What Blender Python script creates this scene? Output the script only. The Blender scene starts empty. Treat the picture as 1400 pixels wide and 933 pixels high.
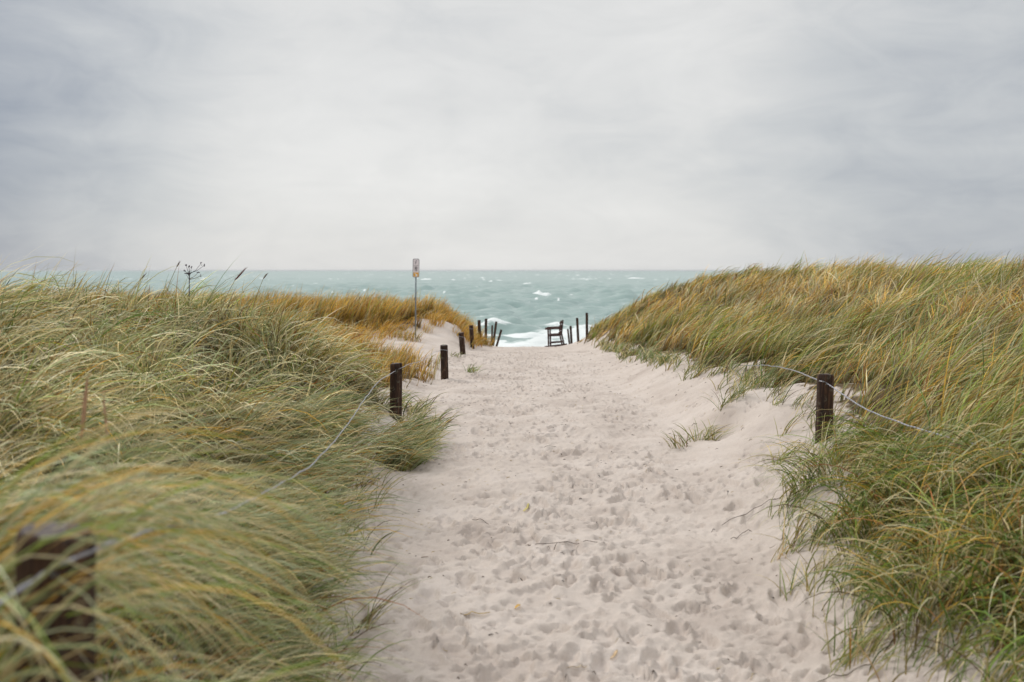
import bpy, math, random
import numpy as np
R = math.radians
rng = np.random.default_rng(7)
random.seed(5)
scene = bpy.context.scene
COL = scene.collection
CAMZ = 1.6            # eye height over the path at the camera
F = 1361.0            # focal length in photograph pixels (1400 wide)

def W(px, py, Y):     # photograph pixel + distance -> world point (used for measuring the place)
    return ((px-700)/F*Y, Y, CAMZ-(py-370)/F*Y)

# ------------------------------------------------------------------ noise
_pt = np.random.default_rng(11).permutation(1024)
_ga = np.random.default_rng(12).uniform(0, 2*np.pi, 1024)
_gx, _gy = np.cos(_ga), np.sin(_ga)
def perlin(x, y, seed=0):
    x = np.asarray(x, float)+seed*17.37; y = np.asarray(y, float)+seed*9.71
    xi = np.floor(x).astype(np.int64); yi = np.floor(y).astype(np.int64)
    xf = x-xi; yf = y-yi
    u = xf*xf*xf*(xf*(xf*6-15)+10); v = yf*yf*yf*(yf*(yf*6-15)+10)
    def g(a, b, dx, dy):
        h = _pt[(_pt[a & 1023]+b) & 1023]
        return _gx[h]*dx+_gy[h]*dy
    n00 = g(xi, yi, xf, yf); n10 = g(xi+1, yi, xf-1, yf)
    n01 = g(xi, yi+1, xf, yf-1); n11 = g(xi+1, yi+1, xf-1, yf-1)
    return ((n00*(1-u)+n10*u)*(1-v)+(n01*(1-u)+n11*u)*v)*1.5
def fbm(x, y, o=4, seed=0, gain=.5):
    s = 0; a = 1
    for i in range(o):
        s = s+a*perlin(np.asarray(x)*2**i, np.asarray(y)*2**i, seed+i*3); a *= gain
    return s
def sstep(a, b, t):
    t = np.clip((t-a)/(b-a), 0, 1); return t*t*(3-2*t)
def pchip(xs, ys, xq):
    xs = np.asarray(xs, float); ys = np.asarray(ys, float)
    h = np.diff(xs); sh = (-1,)+(1,)*(ys.ndim-1); d = np.diff(ys, axis=0)/h.reshape(sh)
    m = np.zeros_like(ys)
    dl, dr = d[:-1], d[1:]
    ok = dl*dr > 0
    m[1:-1] = np.where(ok, 2*dl*dr/np.where(ok, dl+dr, 1), 0)
    m[0] = d[0]; m[-1] = d[-1]
    xq = np.clip(xq, xs[0], xs[-1])
    i = np.clip(np.searchsorted(xs, xq)-1, 0, len(xs)-2)
    t = ((xq-xs[i])/h[i]).reshape(sh); hh = h[i].reshape(sh)
    return ((2*t**3-3*t**2+1)*ys[i]+(t**3-2*t**2+t)*hh*m[i]+(-2*t**3+3*t**2)*ys[i+1]+(t**3-t**2)*hh*m[i+1])

# ------------------------------------------------------------------ dune shape (heights are measured from eye level)
ST = {
 -20: [(-12,-.9),(-4,-.9),(-2,-1.1),(-1,-1.5),(-.6,-1.6),(1.2,-1.6),(2.2,-1.3),(4,-.9),(12,-.7)],
 0: [(-12,-.7),(-6,-.7),(-4,-.72),(-2,-.72),(-1.4,-.78),(-1.0,-.95),(-.75,-1.15),(-.5,-1.5),(-.3,-1.6),(1.1,-1.6),(1.5,-1.45),(2.2,-1.1),(4,-.8),(7,-.5),(12,-.4)],
 1.9: [(-12,-.65),(-6,-.65),(-4,-.7),(-2,-.72),(-1.4,-.78),(-1.0,-.98),(-.8,-1.2),(-.6,-1.5),(-.35,-1.6),(1.1,-1.6),(1.5,-1.45),(2.2,-1.1),(4,-.8),(7,-.5),(12,-.4)],
 3: [(-12,-.6),(-6,-.6),(-4,-.68),(-2,-.78),(-1.45,-.90),(-1.15,-1.2),(-.95,-1.47),(-.5,-1.6),(1.1,-1.6),(1.5,-1.45),(2.2,-1.12),(4,-.75),(7,-.42),(12,-.3)],
 5: [(-12,-.5),(-6,-.5),(-4,-.62),(-2.5,-.85),(-1.5,-1.25),(-1,-1.5),(-.7,-1.6),(1.2,-1.6),(1.6,-1.48),(2.3,-1.18),(4,-.8),(7,-.35),(12,-.25)],
 7.4: [(-12,-.48),(-6,-.48),(-4,-.51),(-2.6,-.7),(-1.8,-1.05),(-1.3,-1.45),(-1.05,-1.58),(-.8,-1.6),(1.3,-1.6),(1.8,-1.45),(2.33,-1.28),(3,-1.12),(4,-.87),(5.5,-.52),(7,-.27),(12,-.2)],
 9: [(-12,-.47),(-5,-.47),(-3,-.54),(-2.35,-.7),(-2,-.9),(-1.65,-1.1),(-1.3,-1.33),(-1,-1.52),(-.8,-1.6),(1.4,-1.6),(1.75,-1.5),(2.1,-1.3),(2.5,-1.16),(3.5,-1.03),(5,-.68),(7,-.32),(12,-.2)],
 12: [(-12,-.95),(-5,-1.0),(-3,-1.2),(-2,-1.42),(-1.4,-1.55),(-1,-1.65),(1.6,-1.63),(2.1,-1.42),(2.65,-1.2),(4,-1.02),(5.5,-.63),(7.2,-.33),(9,-.3),(14,-.5)],
 16: [(-12,-1.15),(-6,-1.3),(-3,-1.45),(-1.7,-1.62),(-1.1,-1.78),(1.5,-1.78),(2.0,-1.62),(2.4,-1.43),(3.5,-1.22),(5,-.82),(7,-.38),(9,-.32),(14,-.6)],
 22: [(-12,-1.3),(-6,-1.6),(-3,-1.74),(-1.8,-1.82),(-1.0,-1.93),(1.6,-1.97),(2.4,-1.85),(3.2,-1.52),(4.5,-1.08),(6,-.53),(7.3,-.36),(9,-.42),(14,-1)],
 26: [(-14,-1.35),(-8,-1.5),(-4,-1.76),(-2.6,-1.8),(-1.6,-1.95),(-1.05,-2.15),(0,-2.17),(1.7,-2.17),(2.4,-2.05),(3.1,-1.67),(4.2,-1.13),(5.7,-.57),(6.9,-.38),(9,-.5),(14,-1.2)],
 29: [(-14,-1.25),(-8,-1.3),(-4,-1.36),(-2.4,-1.42),(-1.75,-1.62),(-1.35,-2.12),(-1.1,-2.35),(0,-2.38),(1.8,-2.38),(2.4,-2.25),(3,-1.8),(3.9,-1.25),(5.4,-.6),(6.6,-.42),(9,-.6),(14,-1.5)],
 36: [(-14,-1.7),(-8,-1.7),(-3,-1.85),(-1.9,-2.2),(-1.2,-2.66),(-.6,-2.8),(1.6,-2.8),(2.3,-2.7),(2.9,-2.45),(3.8,-1.9),(5,-1.4),(8,-1.3),(14,-2)],
 41: [(-14,-2.3),(-3,-2.5),(-1.2,-3.0),(-.5,-3.17),(1.6,-3.17),(2.4,-3.05),(3.2,-2.7),(4,-2.3),(6,-1.9),(14,-2.5)],
 44: [(-14,-2.7),(-3,-3.0),(-1.2,-3.28),(0,-3.43),(1.6,-3.43),(2.5,-3.3),(4,-2.8),(6,-2.4),(14,-2.8)],
 52: [(-14,-4),(-3,-4.1),(0,-4.3),(4,-4.2),(14,-4)],
 62: [(-14,-5.2),(14,-5.2)], 76: [(-14,-6.3),(14,-6.3)], 95: [(-14,-7.4),(14,-7.4)], 150: [(-14,-10),(14,-10)],
}
GX = np.arange(-16, 16.01, .08); GY = np.arange(-20, 150.01, .2)
_rows = []
for k in sorted(ST):
    a = np.array(ST[k]); _rows.append(pchip(a[:,0], a[:,1], GX))
HB = pchip(sorted(ST), np.array(_rows), GY)+CAMZ
def base_h(x, y):
    fx = np.clip((np.asarray(x)-GX[0])/.08, 0, len(GX)-1.001); fy = np.clip((np.asarray(y)-GY[0])/.2, 0, len(GY)-1.001)
    i = fx.astype(int); j = fy.astype(int); u = fx-i; v = fy-j
    return (HB[j,i]*(1-u)+HB[j,i+1]*u)*(1-v)+(HB[j+1,i]*(1-u)+HB[j+1,i+1]*u)*v
XL = [(-20,-.8),(0,-.6),(1.9,-.72),(2.6,-.86),(3.3,-.84),(4,-.92),(5,-1.08),(6,-1.16),(7.4,-1.26),(8.3,-1.15),(9,-1.0),(10,-.98),(11,-1.3),(12,-1.5),(14,-1.3),(17,-1.35),(19,-1.6),(20.6,-3.2),(21.5,-3.8),(24,-3.9),(27,-3.7),(27.8,-2.3),(30,-2.05),(33,-1.6),(36,-1.3),(42,-1.25),(46,-1.6),(52,-4)]
XR = [(-20,1.5),(0,1.55),(3.5,1.55),(4.25,1.52),(5.5,1.64),(6.3,1.84),(6.9,2.06),(7.2,2.42),(8.5,2.5),(12,2.6),(16,2.4),(22,2.5),(29,2.6),(36,2.65),(42,3.0),(50,4)]
XL = np.array(XL); XR = np.array(XR)
def edge_dist(x, y):          # >0 inside the grass, metres from the grass edge
    n = fbm(x*1.3, y*.9, 3, 5)*(.28-.14*sstep(6.5, 5, y))+fbm(x*1.1, y*.7, 3, 15)*.55*sstep(20, 25, y)*sstep(-1.4, -2.2, x)
    l = np.interp(y, XL[:,0], XL[:,1])-x
    r = x-np.interp(y, XR[:,0], XR[:,1])
    return np.maximum(l, r)+n
def cover(x, y):
    return sstep(-.05, .45, edge_dist(x, y))*sstep(56, 46, y)
def ground(x, y):             # shape without the fine sand relief
    c = cover(x, y)
    z = base_h(x, y)
    z = z+c*(fbm(x*.55, y*.45, 3, 1)*.13)*sstep(0, 3, np.abs(x)+.0)
    z = z+(1-c)*fbm(x*.8, y*.6, 3, 2)*.045*sstep(60, 30, y)
    # scooped hollow below the bank on the right, with a small lip over it
    z = z-.13*np.exp(-((x-1.98)/.22)**2-((y-8.95)/.28)**2)+.07*np.exp(-((x-2.12)/.3)**2-((y-9.5)/.25)**2)
    for hx, hy in ((-1.07,16.0),(-1.08,22.0),(-1.15,29.0),(2.32,7.4)):
        z = z+.05*np.exp(-(((x-hx-.05)/.22)**2+((y-hy)/.25)**2))
    far = sstep(14, 120, np.abs(x))
    return z+far*fbm(x*.03, y*.03, 2, 9)*1.2*sstep(60, 40, y)

# ------------------------------------------------------------------ mesh helpers
def mesh_np(name, V, Q, mats=(), smooth=True, color=None, attrs=None, normals=None, mi=None):
    me = bpy.data.meshes.new(name)
    V = np.ascontiguousarray(V, dtype=np.float32); Q = np.ascontiguousarray(Q, dtype=np.int32)
    n = Q.shape[1]
    me.vertices.add(len(V)); me.vertices.foreach_set('co', V.ravel())
    me.loops.add(Q.size); me.loops.foreach_set('vertex_index', Q.ravel())
    me.polygons.add(len(Q)); me.polygons.foreach_set('loop_start', np.arange(0, Q.size, n, dtype=np.int32))
    me.polygons.foreach_set('loop_total', np.full(len(Q), n, dtype=np.int32))
    me.polygons.foreach_set('use_smooth', np.full(len(Q), smooth))
    if mi is not None: me.polygons.foreach_set('material_index', mi.astype(np.int32))
    me.update(calc_edges=True)
    if color is not None:
        a = me.attributes.new('tint', 'FLOAT_COLOR', 'POINT')
        c = np.ones((len(V), 4), np.float32); c[:,:3] = color; a.data.foreach_set('color', c.ravel())
    for k, v in (attrs or {}).items():
        a = me.attributes.new(k, 'FLOAT', 'POINT'); a.data.foreach_set('value', np.asarray(v, np.float32))
    for m in mats: me.materials.append(m)
    if normals is not None: me.normals_split_custom_set_from_vertices(normals)
    return me
def link(name, me, parent=None, loc=None):
    o = bpy.data.objects.new(name, me); COL.objects.link(o)
    if parent: o.parent = parent
    if loc: o.location = loc
    return o
def tag(o, label=None, cat=None, group=None, kind=None):
    if label: o['label'] = label
    if cat: o['category'] = cat
    if group: o['group'] = group
    if kind: o['kind'] = kind
    return o

class MB:
    def __init__(s): s.V = []; s.Fc = []; s.C = []
    def add(s, V, Fs, c=None):
        b = len(s.V); s.V += [tuple(v) for v in V]; s.Fc += [tuple(i+b for i in f) for f in Fs]
        s.C += [c or (1,1,1)]*len(V)
    def box(s, c, size, rot=None, bev=0):
        x, y, z = [k/2 for k in size]; b = min(bev, x*.6, y*.6, z*.6)
        V = []
        if b <= 0:
            V = [(i*x, j*y, k*z) for i in (-1,1) for j in (-1,1) for k in (-1,1)]
            Fs = [(0,1,3,2),(4,6,7,5),(0,4,5,1),(2,3,7,6),(0,2,6,4),(1,5,7,3)]
        else:
            idx = {}
            for i in (-1,1):
                for j in (-1,1):
                    for k in (-1,1):
                        for a, p in enumerate(((i*x, j*(y-b), k*(z-b)),(i*(x-b), j*y, k*(z-b)),(i*(x-b), j*(y-b), k*z))):
                            idx[i,j,k,a] = len(V); V.append(p)
            Fs = []
            for i in (-1,1):
                Fs.append([idx[i,j,k,0] for j,k in ((-1,-1),(1,-1),(1,1),(-1,1))]); Fs.append([idx[j,i,k,1] for j,k in ((-1,-1),(1,-1),(1,1),(-1,1))]); Fs.append([idx[j,k,i,2] for j,k in ((-1,-1),(1,-1),(1,1),(-1,1))])
                for j in (-1,1):
                    Fs.append([idx[i,j,-1,0], idx[i,j,1,0], idx[i,j,1,1], idx[i,j,-1,1]])
                    Fs.append([idx[i,-1,j,0], idx[i,1,j,0], idx[i,1,j,2], idx[i,-1,j,2]])
                    Fs.append([idx[-1,i,j,1], idx[1,i,j,1], idx[1,i,j,2], idx[-1,i,j,2]])
                    for k in (-1,1): Fs.append([idx[i,j,k,0], idx[i,j,k,1], idx[i,j,k,2]])
        if rot: V = [tuple(rot @ __import__('mathutils').Vector(v)) for v in V]
        s.add([(v[0]+c[0], v[1]+c[1], v[2]+c[2]) for v in V], Fs); return s
    def bar(s, p, q, w, d, bev=.004):      # squared timber from p to q; w across in the plane, d along y
        from mathutils import Vector
        p, q = Vector(p), Vector(q); t = (q-p); L = t.length
        rot = t.to_track_quat('Z', 'Y').to_matrix()
        return s.box((p+q)/2, (w, d, L), rot, bev)
    def tube(s, pts, rad, n=8, cap=True, c=None):
        P = np.array(pts, float); m = len(P)
        rad = np.full(m, rad) if np.isscalar(rad) else np.array(rad)
        T = np.gradient(P, axis=0); T /= np.linalg.norm(T, axis=1)[:,None]+1e-9
        up = np.array([0,0,1.]) if abs(T[0,2]) < .9 else np.array([1.,0,0])
        N = np.cross(T[0], up); N /= np.linalg.norm(N); V = []
        for i in range(m):
            N = N-T[i]*np.dot(N, T[i]); N /= np.linalg.norm(N); B = np.cross(T[i], N)
            for k in range(n):
                a = 2*np.pi*k/n; V.append(P[i]+rad[i]*(math.cos(a)*N+math.sin(a)*B))
        Fs = [(i*n+k, i*n+(k+1)%n, (i+1)*n+(k+1)%n, (i+1)*n+k) for i in range(m-1) for k in range(n)]
        if cap: Fs += [tuple(range(n))[::-1], tuple((m-1)*n+k for k in range(n))]
        s.add(V, Fs, c); return s
    def build(s, name, mat, parent=None, smooth=False, tint=False):
        import bmesh
        me = bpy.data.meshes.new(name); me.from_pydata(s.V, [], s.Fc); me.materials.append(mat)
        if tint:
            a = me.attributes.new('tint', 'FLOAT_COLOR', 'POINT')
            a.data.foreach_set('color', np.hstack([np.array(s.C), np.ones((len(s.C),1))]).astype(np.float32).ravel())
        bm = bmesh.new(); bm.from_mesh(me); bmesh.ops.recalc_face_normals(bm, faces=bm.faces); bm.to_mesh(me); bm.free()
        if smooth: me.polygons.foreach_set('use_smooth', np.full(len(me.polygons), True))
        me.update(); return link(name, me, parent)

# ------------------------------------------------------------------ materials
def new_mat(name):
    m = bpy.data.materials.new(name); m.use_nodes = True
    nt = m.node_tree; nt.nodes.clear()
    out = nt.nodes.new('ShaderNodeOutputMaterial')
    def N(t, **k):
        n = nt.nodes.new(t)
        for a, b in k.items():
            if a.startswith('i_'):
                key = a[2:]; key = int(key) if key.isdigit() else key.replace('_', ' ')
                n.inputs[key].default_value = b
            else: setattr(n, a, b)
        return n
    return m, nt, N, nt.links.new, out
def ramp(N, stops, interp='LINEAR'):
    n = N('ShaderNodeValToRGB'); cr = n.color_ramp; cr.interpolation = interp
    cr.elements[0].position = stops[0][0]; cr.elements[0].color = (*stops[0][1], 1)
    cr.elements[1].position = stops[-1][0]; cr.elements[1].color = (*stops[-1][1], 1)
    for p, c in stops[1:-1]:
        e = cr.elements.new(p); e.color = (*c, 1)
    return n

def mat_sand():
    m, nt, N, L, out = new_mat('sand')
    b = N('ShaderNodeBsdfPrincipled', i_Roughness=.95); b.inputs['Specular IOR Level'].default_value = .15
    g = N('ShaderNodeNewGeometry')
    n1 = N('ShaderNodeTexNoise', i_Scale=1.4, i_Detail=6.0, i_Roughness=.6)
    n2 = N('ShaderNodeTexNoise', i_Scale=260.0, i_Detail=3.0, i_Roughness=.7)
    n3 = N('ShaderNodeTexNoise', i_Scale=14.0, i_Detail=6.0, i_Roughness=.65)
    for n in (n1, n2, n3): L(g.outputs['Position'], n.inputs['Vector'])
    r1 = ramp(N, [(.28, (.46,.385,.335)), (.5, (.575,.495,.435)), (.72, (.635,.555,.497))]); L(n1.outputs[0], r1.inputs[0])
    r2 = ramp(N, [(.25, (.72,.7,.68)), (.5, (1,1,1)), (.8, (1.1,1.1,1.1))]); L(n2.outputs[0], r2.inputs[0])
    mul = N('ShaderNodeMix', data_type='RGBA', blend_type='MULTIPLY'); mul.inputs[0].default_value = .7
    L(r1.outputs[0], mul.inputs[6]); L(r2.outputs[0], mul.inputs[7])
    # moist trodden sand in the prints, with the shade of the pits painted in
    at = N('ShaderNodeAttribute', attribute_name='damp_shade')
    md = N('ShaderNodeMix', data_type='RGBA'); L(at.outputs['Fac'], md.inputs[0]); L(mul.outputs[2], md.inputs[6]); md.inputs[7].default_value = (.33,.265,.225,1)
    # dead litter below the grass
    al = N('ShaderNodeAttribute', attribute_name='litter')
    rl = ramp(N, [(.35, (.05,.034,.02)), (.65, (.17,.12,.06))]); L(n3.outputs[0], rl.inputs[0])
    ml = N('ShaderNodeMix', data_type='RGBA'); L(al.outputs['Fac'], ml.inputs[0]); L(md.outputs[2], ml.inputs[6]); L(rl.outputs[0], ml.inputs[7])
    L(ml.outputs[2], b.inputs['Base Color'])
    add = N('ShaderNodeMath', operation='MULTIPLY_ADD', i_1=.35); L(n2.outputs[0], add.inputs[0]); L(n3.outputs[0], add.inputs[2])
    bp = N('ShaderNodeBump', i_Strength=.55, i_Distance=.012); L(add.outputs[0], bp.inputs['Height']); L(bp.outputs[0], b.inputs['Normal'])
    L(b.outputs[0], out.inputs[0]); return m
def mat_blade(name='grass_blade', transl=.22):
    m, nt, N, L, out = new_mat(name)
    a = N('ShaderNodeAttribute', attribute_name='tint')
    b = N('ShaderNodeBsdfPrincipled', i_Roughness=.5); b.inputs['Specular IOR Level'].default_value = .35
    t = N('ShaderNodeBsdfTranslucent'); mx = N('ShaderNodeMixShader', i_0=transl)
    g = N('ShaderNodeNewGeometry'); n = N('ShaderNodeTexNoise', i_Scale=35.0, i_Detail=2.0); L(g.outputs['Position'], n.inputs[0])
    r = ramp(N, [(.3, (.72,.7,.68)), (.7, (1.2,1.18,1.1))]); L(n.outputs[0], r.inputs[0])
    mu = N('ShaderNodeMix', data_type='RGBA', blend_type='MULTIPLY'); mu.inputs[0].default_value = 1
    L(a.outputs['Color'], mu.inputs[6]); L(r.outputs[0], mu.inputs[7])
    L(mu.outputs[2], b.inputs['Base Color']); L(mu.outputs[2], t.inputs[0])
    L(b.outputs[0], mx.inputs[1]); L(t.outputs[0], mx.inputs[2]); L(mx.outputs[0], out.inputs[0]); return m
def mat_wood(name, dark, mid, light, grey=.35):
    m, nt, N, L, out = new_mat(name)
    b = N('ShaderNodeBsdfPrincipled', i_Roughness=.8); b.inputs['Specular IOR Level'].default_value = .3
    tc = N('ShaderNodeTexCoord'); mp = N('ShaderNodeMapping'); mp.inputs['Scale'].default_value = (38,38,3)
    L(tc.outputs['Object'], mp.inputs[0])
    oi = N('ShaderNodeObjectInfo'); ad = N('ShaderNodeVectorMath', operation='ADD'); L(mp.outputs[0], ad.inputs[0]); L(oi.outputs['Random'], ad.inputs[1])
    n = N('ShaderNodeTexNoise', i_Scale=1.0, i_Detail=8.0, i_Roughness=.7); L(ad.outputs[0], n.inputs[0])
    r = ramp(N, [(.32, dark), (.5, mid), (.72, light)]); L(n.outputs[0], r.inputs[0])
    n2 = N('ShaderNodeTexNoise', i_Scale=16.0, i_Detail=5.0, i_Roughness=.7); L(tc.outputs['Object'], n2.inputs[0])
    r2 = ramp(N, [(.56, (0,0,0)), (.72, (1,1,1))]); L(n2.outputs[0], r2.inputs[0])
    f = N('ShaderNodeMath', operation='MULTIPLY', i_1=grey); L(r2.outputs[0], f.inputs[0])
    mx = N('ShaderNodeMix', data_type='RGBA'); L(f.outputs[0], mx.inputs[0]); L(r.outputs[0], mx.inputs[6]); mx.inputs[7].default_value = (.26,.25,.19,1)
    L(mx.outputs[2], b.inputs['Base Color'])
    bp = N('ShaderNodeBump', i_Strength=.8, i_Distance=.006); L(n.outputs[0], bp.inputs['Height']); L(bp.outputs[0], b.inputs['Normal'])
    L(b.outputs[0], out.inputs[0]); return m
def mat_plain(name, c, rough=.6, metal=0, nscale=20, namt=.25, tint=False):
    m, nt, N, L, out = new_mat(name)
    b = N('ShaderNodeBsdfPrincipled', i_Roughness=rough, i_Metallic=metal)
    tc = N('ShaderNodeTexCoord'); n = N('ShaderNodeTexNoise', i_Scale=float(nscale), i_Detail=4.0); L(tc.outputs['Object'], n.inputs[0])
    r = ramp(N, [(.3, tuple(k*(1-namt) for k in c)), (.7, tuple(min(1, k*(1+namt)) for k in c))]); L(n.outputs[0], r.inputs[0])
    L(r.outputs[0], b.inputs['Base Color'])
    L(b.outputs[0], out.inputs[0]); return m
def mat_sea():  # murky shallow sea, foam laid by an attribute on breaking crests
    m, nt, N, L, out = new_mat('sea_water')
    b = N('ShaderNodeBsdfPrincipled', i_Roughness=.22, i_IOR=1.33)
    g = N('ShaderNodeNewGeometry')
    mp = N('ShaderNodeMapping'); mp.inputs['Scale'].default_value = (.35, 1, 1); L(g.outputs['Position'], mp.inputs[0])
    n1 = N('ShaderNodeTexNoise', i_Scale=.9, i_Detail=7.0, i_Roughness=.6); L(mp.outputs[0], n1.inputs[0])
    nb = N('ShaderNodeTexNoise', i_Scale=.03, i_Detail=8.0, i_Roughness=.72); L(mp.outputs[0], nb.inputs[0])
    rw = ramp(N, [(.3, (.235,.325,.305)), (.7, (.35,.445,.41))]); L(nb.outputs[0], rw.inputs[0])
    # foam = attribute sharpened with lacy noise
    at = N('ShaderNodeAttribute', attribute_name='foam')
    nf = N('ShaderNodeTexNoise', i_Scale=1.6, i_Detail=6.0, i_Roughness=.7, i_Distortion=.8); mf = N('ShaderNodeMapping'); mf.inputs['Scale'].default_value = (.45,1,1)
    L(g.outputs['Position'], mf.inputs[0]); L(mf.outputs[0], nf.inputs[0])
    s = N('ShaderNodeMath', operation='ADD'); L(at.outputs['Fac'], s.inputs[0]); L(nf.outputs[0], s.inputs[1])
    mr = N('ShaderNodeMapRange', i_1=.92, i_2=1.12, interpolation_type='SMOOTHSTEP'); L(s.outputs[0], mr.inputs[0])
    mx = N('ShaderNodeMix', data_type='RGBA'); L(mr.outputs[0], mx.inputs[0]); L(rw.outputs[0], mx.inputs[6]); mx.inputs[7].default_value = (.80,.83,.81,1)
    L(mx.outputs[2], b.inputs['Base Color'])
    rr = N('ShaderNodeMapRange', i_3=.32, i_4=.85); L(mr.outputs[0], rr.inputs[0]); L(rr.outputs[0], b.inputs['Roughness'])
    bp = N('ShaderNodeBump', i_Strength=1.0, i_Distance=.22); L(n1.outputs[0], bp.inputs['Height']); L(bp.outputs[0], b.inputs['Normal'])
    L(b.outputs[0], out.inputs[0]); return m
def mat_tint(name, rough=.7):
    m, nt, N, L, out = new_mat(name)
    b = N('ShaderNodeBsdfPrincipled', i_Roughness=rough); a = N('ShaderNodeAttribute', attribute_name='tint')
    g = N('ShaderNodeTexCoord'); n = N('ShaderNodeTexNoise', i_Scale=60.0); L(g.outputs['Object'], n.inputs[0])
    r = ramp(N, [(.3, (.8,.8,.8)), (.7, (1.15,1.15,1.15))]); L(n.outputs[0], r.inputs[0])
    mu = N('ShaderNodeMix', data_type='RGBA', blend_type='MULTIPLY'); mu.inputs[0].default_value = 1
    L(a.outputs['Color'], mu.inputs[6]); L(r.outputs[0], mu.inputs[7]); L(mu.outputs[2], b.inputs['Base Color'])
    L(b.outputs[0], out.inputs[0]); return m
M_SAND = mat_sand(); M_BLADE = mat_blade(); M_SEA = mat_sea(); M_TINT = mat_tint('dry_plant')
M_POST = mat_wood('weathered_post_wood', (.008,.005,.004), (.042,.021,.013), (.15,.078,.042), .42)
M_POSTTOP = mat_wood('post_end_grain', (.07,.055,.05), (.14,.115,.105), (.22,.19,.17), .5)
M_BENCH = mat_wood('dark_bench_wood', (.03,.015,.013), (.075,.038,.032), (.13,.08,.07), .15)
M_WIRE = mat_plain('galvanised_wire', (.36,.36,.39), .5, .5, 60, .3)
M_STEEL = mat_plain('galvanised_steel', (.22,.25,.26), .5, .5, 12, .2)

# ------------------------------------------------------------------ terrain and path, cut from one grid
def axis(parts):
    out = [parts[0][0]]
    for a, b, s in parts:
        n = max(1, int(round((b-a)/s))); out += list(np.linspace(a, b, n+1)[1:])
    return np.array(out)
xs = axis([(-400,-100,30),(-100,-30,7),(-30,-12,1.5),(-12,-4,.25),(-4,-1.8,.06),(-1.8,3.6,.0135),(3.6,6,.07),(6,14,.25),(14,30,1.5),(30,100,7),(100,400,30)])
ys = list(axis([(-60,-20,4),(-20,0,.5),(0,2.6,.05)]))
y = 2.6
while y < 46: y += max(.012, .0042*y); ys.append(y)
ys += list(axis([(y, 60, .4),(60,90,1.5),(90,160,8)]))[1:]
ys = np.array(ys)
X, Y = np.meshgrid(xs, ys); Z = ground(X, Y); CV = cover(X, Y)
bare = (1-CV)*sstep(55, 45, Y)
trod_c = np.interp(Y, [0, 8, 16, 30, 44], [.45, .35, .3, .35, .5])
trod = np.exp(-((X-trod_c)/np.interp(Y, [0,10,44], [1.6,1.5,1.5]))**4)*bare
det = fbm(X*2.1, Y*2.3, 2, 23)*.010 + fbm(X*3.6, Y*3.0, 5, 21, .66)*.012 + (np.abs(perlin(X*7, Y*5.5, 31))-.3)*-.014 + fbm(X*15, Y*12, 2, 36)*.006*sstep(16, 7, Y)
rip = fbm(X*2.0, Y*6.5, 3, 41)*.010
Z = Z+det*(.35+.65*trod)*bare+rip*(1-trod)*bare
damp_shade = np.zeros_like(Z)
dz = np.zeros_like(Z)
nprint = 0
def stamp(cx, cy, ang, ln, wd, dep, rim):
    i0, i1 = np.searchsorted(xs, (cx-.34, cx+.34)); j0, j1 = np.searchsorted(ys, (cy-.34, cy+.34))
    if i1-i0 < 3 or j1-j0 < 2: return
    x = X[j0:j1, i0:i1]-cx; y = Y[j0:j1, i0:i1]-cy
    ca, sa = math.cos(ang), math.sin(ang)
    u = (x*ca+y*sa)/ln; v = (-x*sa+y*ca)/(wd*(1-.22*np.tanh(u*1.2)))
    wob = 1+.22*perlin(x*16+cx*7, y*16+cy*5, 3)
    r = np.sqrt(u*u+v*v)*wob
    inside = 1-sstep(.72, 1.04, r)
    ring = np.exp(-((r-1.18)/.17)**2)
    heel = .75+.25*np.cos(u*3.0)
    dz[j0:j1, i0:i1] = dz[j0:j1, i0:i1]*(1-.85*inside)-dep*inside*heel+rim*ring
    damp_shade[j0:j1, i0:i1] = np.maximum(damp_shade[j0:j1, i0:i1]*(1-.5*inside), np.clip(inside*dep*(14 if ln > .09 else 44)*(.45+1.0*perlin(x*16+cx, y*16+cy, 5)), 0, 1))  # prints tinted as moist sand plus painted shade, strongest in small pits
r2 = np.random.default_rng(3)
for k in range(2100):
    cy = 2.4+ (r2.random()**1.25)*42
    cx = float(np.interp(cy, [0,8,16,30,44], [.45,.35,.3,.35,.5]))+r2.normal()*.85
    if cx < -1.7 or cx > 3.3: continue
    if cover(np.array([cx]), np.array([cy]))[0] > .3: continue
    q = r2.random()
    ang = math.pi/2+r2.normal()*.35
    if q < .5: stamp(cx, cy, ang, .14*r2.uniform(.85,1.1), .05*r2.uniform(.9,1.2), r2.uniform(.009,.024), r2.uniform(.003,.009))
    elif q < .8: stamp(cx, cy, ang+r2.normal()*.8, r2.uniform(.05,.09), r2.uniform(.03,.05), r2.uniform(.010,.026), r2.uniform(.003,.008))
    else: stamp(cx, cy, r2.uniform(0,3.1), r2.uniform(.025,.05), r2.uniform(.02,.035), r2.uniform(.008,.02), .004)
for k in range(17000):          # small kicked pits and lumps
    cy = 2.6+(r2.random()**1.5)*26; cx = r2.uniform(-1.6, 3.2)
    if cover(np.array([cx]), np.array([cy]))[0] > .3: continue
    stamp(cx, cy, r2.uniform(-.5,.5), r2.uniform(.012,.045), r2.uniform(.010,.02), r2.choice([1,1,-.6])*r2.uniform(.006,.018), r2.uniform(0,.005))
wear = .30+1.0*sstep(-.35, .35, fbm(X*.9, Y*.55, 3, 27)+.35*trod)
damp_shade = damp_shade*np.clip(wear, 0, 1)
Z = Z+1.2*wear*dz*np.clip(bare*1.3, 0, 1)
damp_shade = np.clip(damp_shade*bare*.95+.45*trod*sstep(.6, 1.0, fbm(X*16, Y*10, 4, 55, .8)), 0, 1)*.75  # adds dark flecks: moist spots and shaded hollows put into the colour
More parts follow.
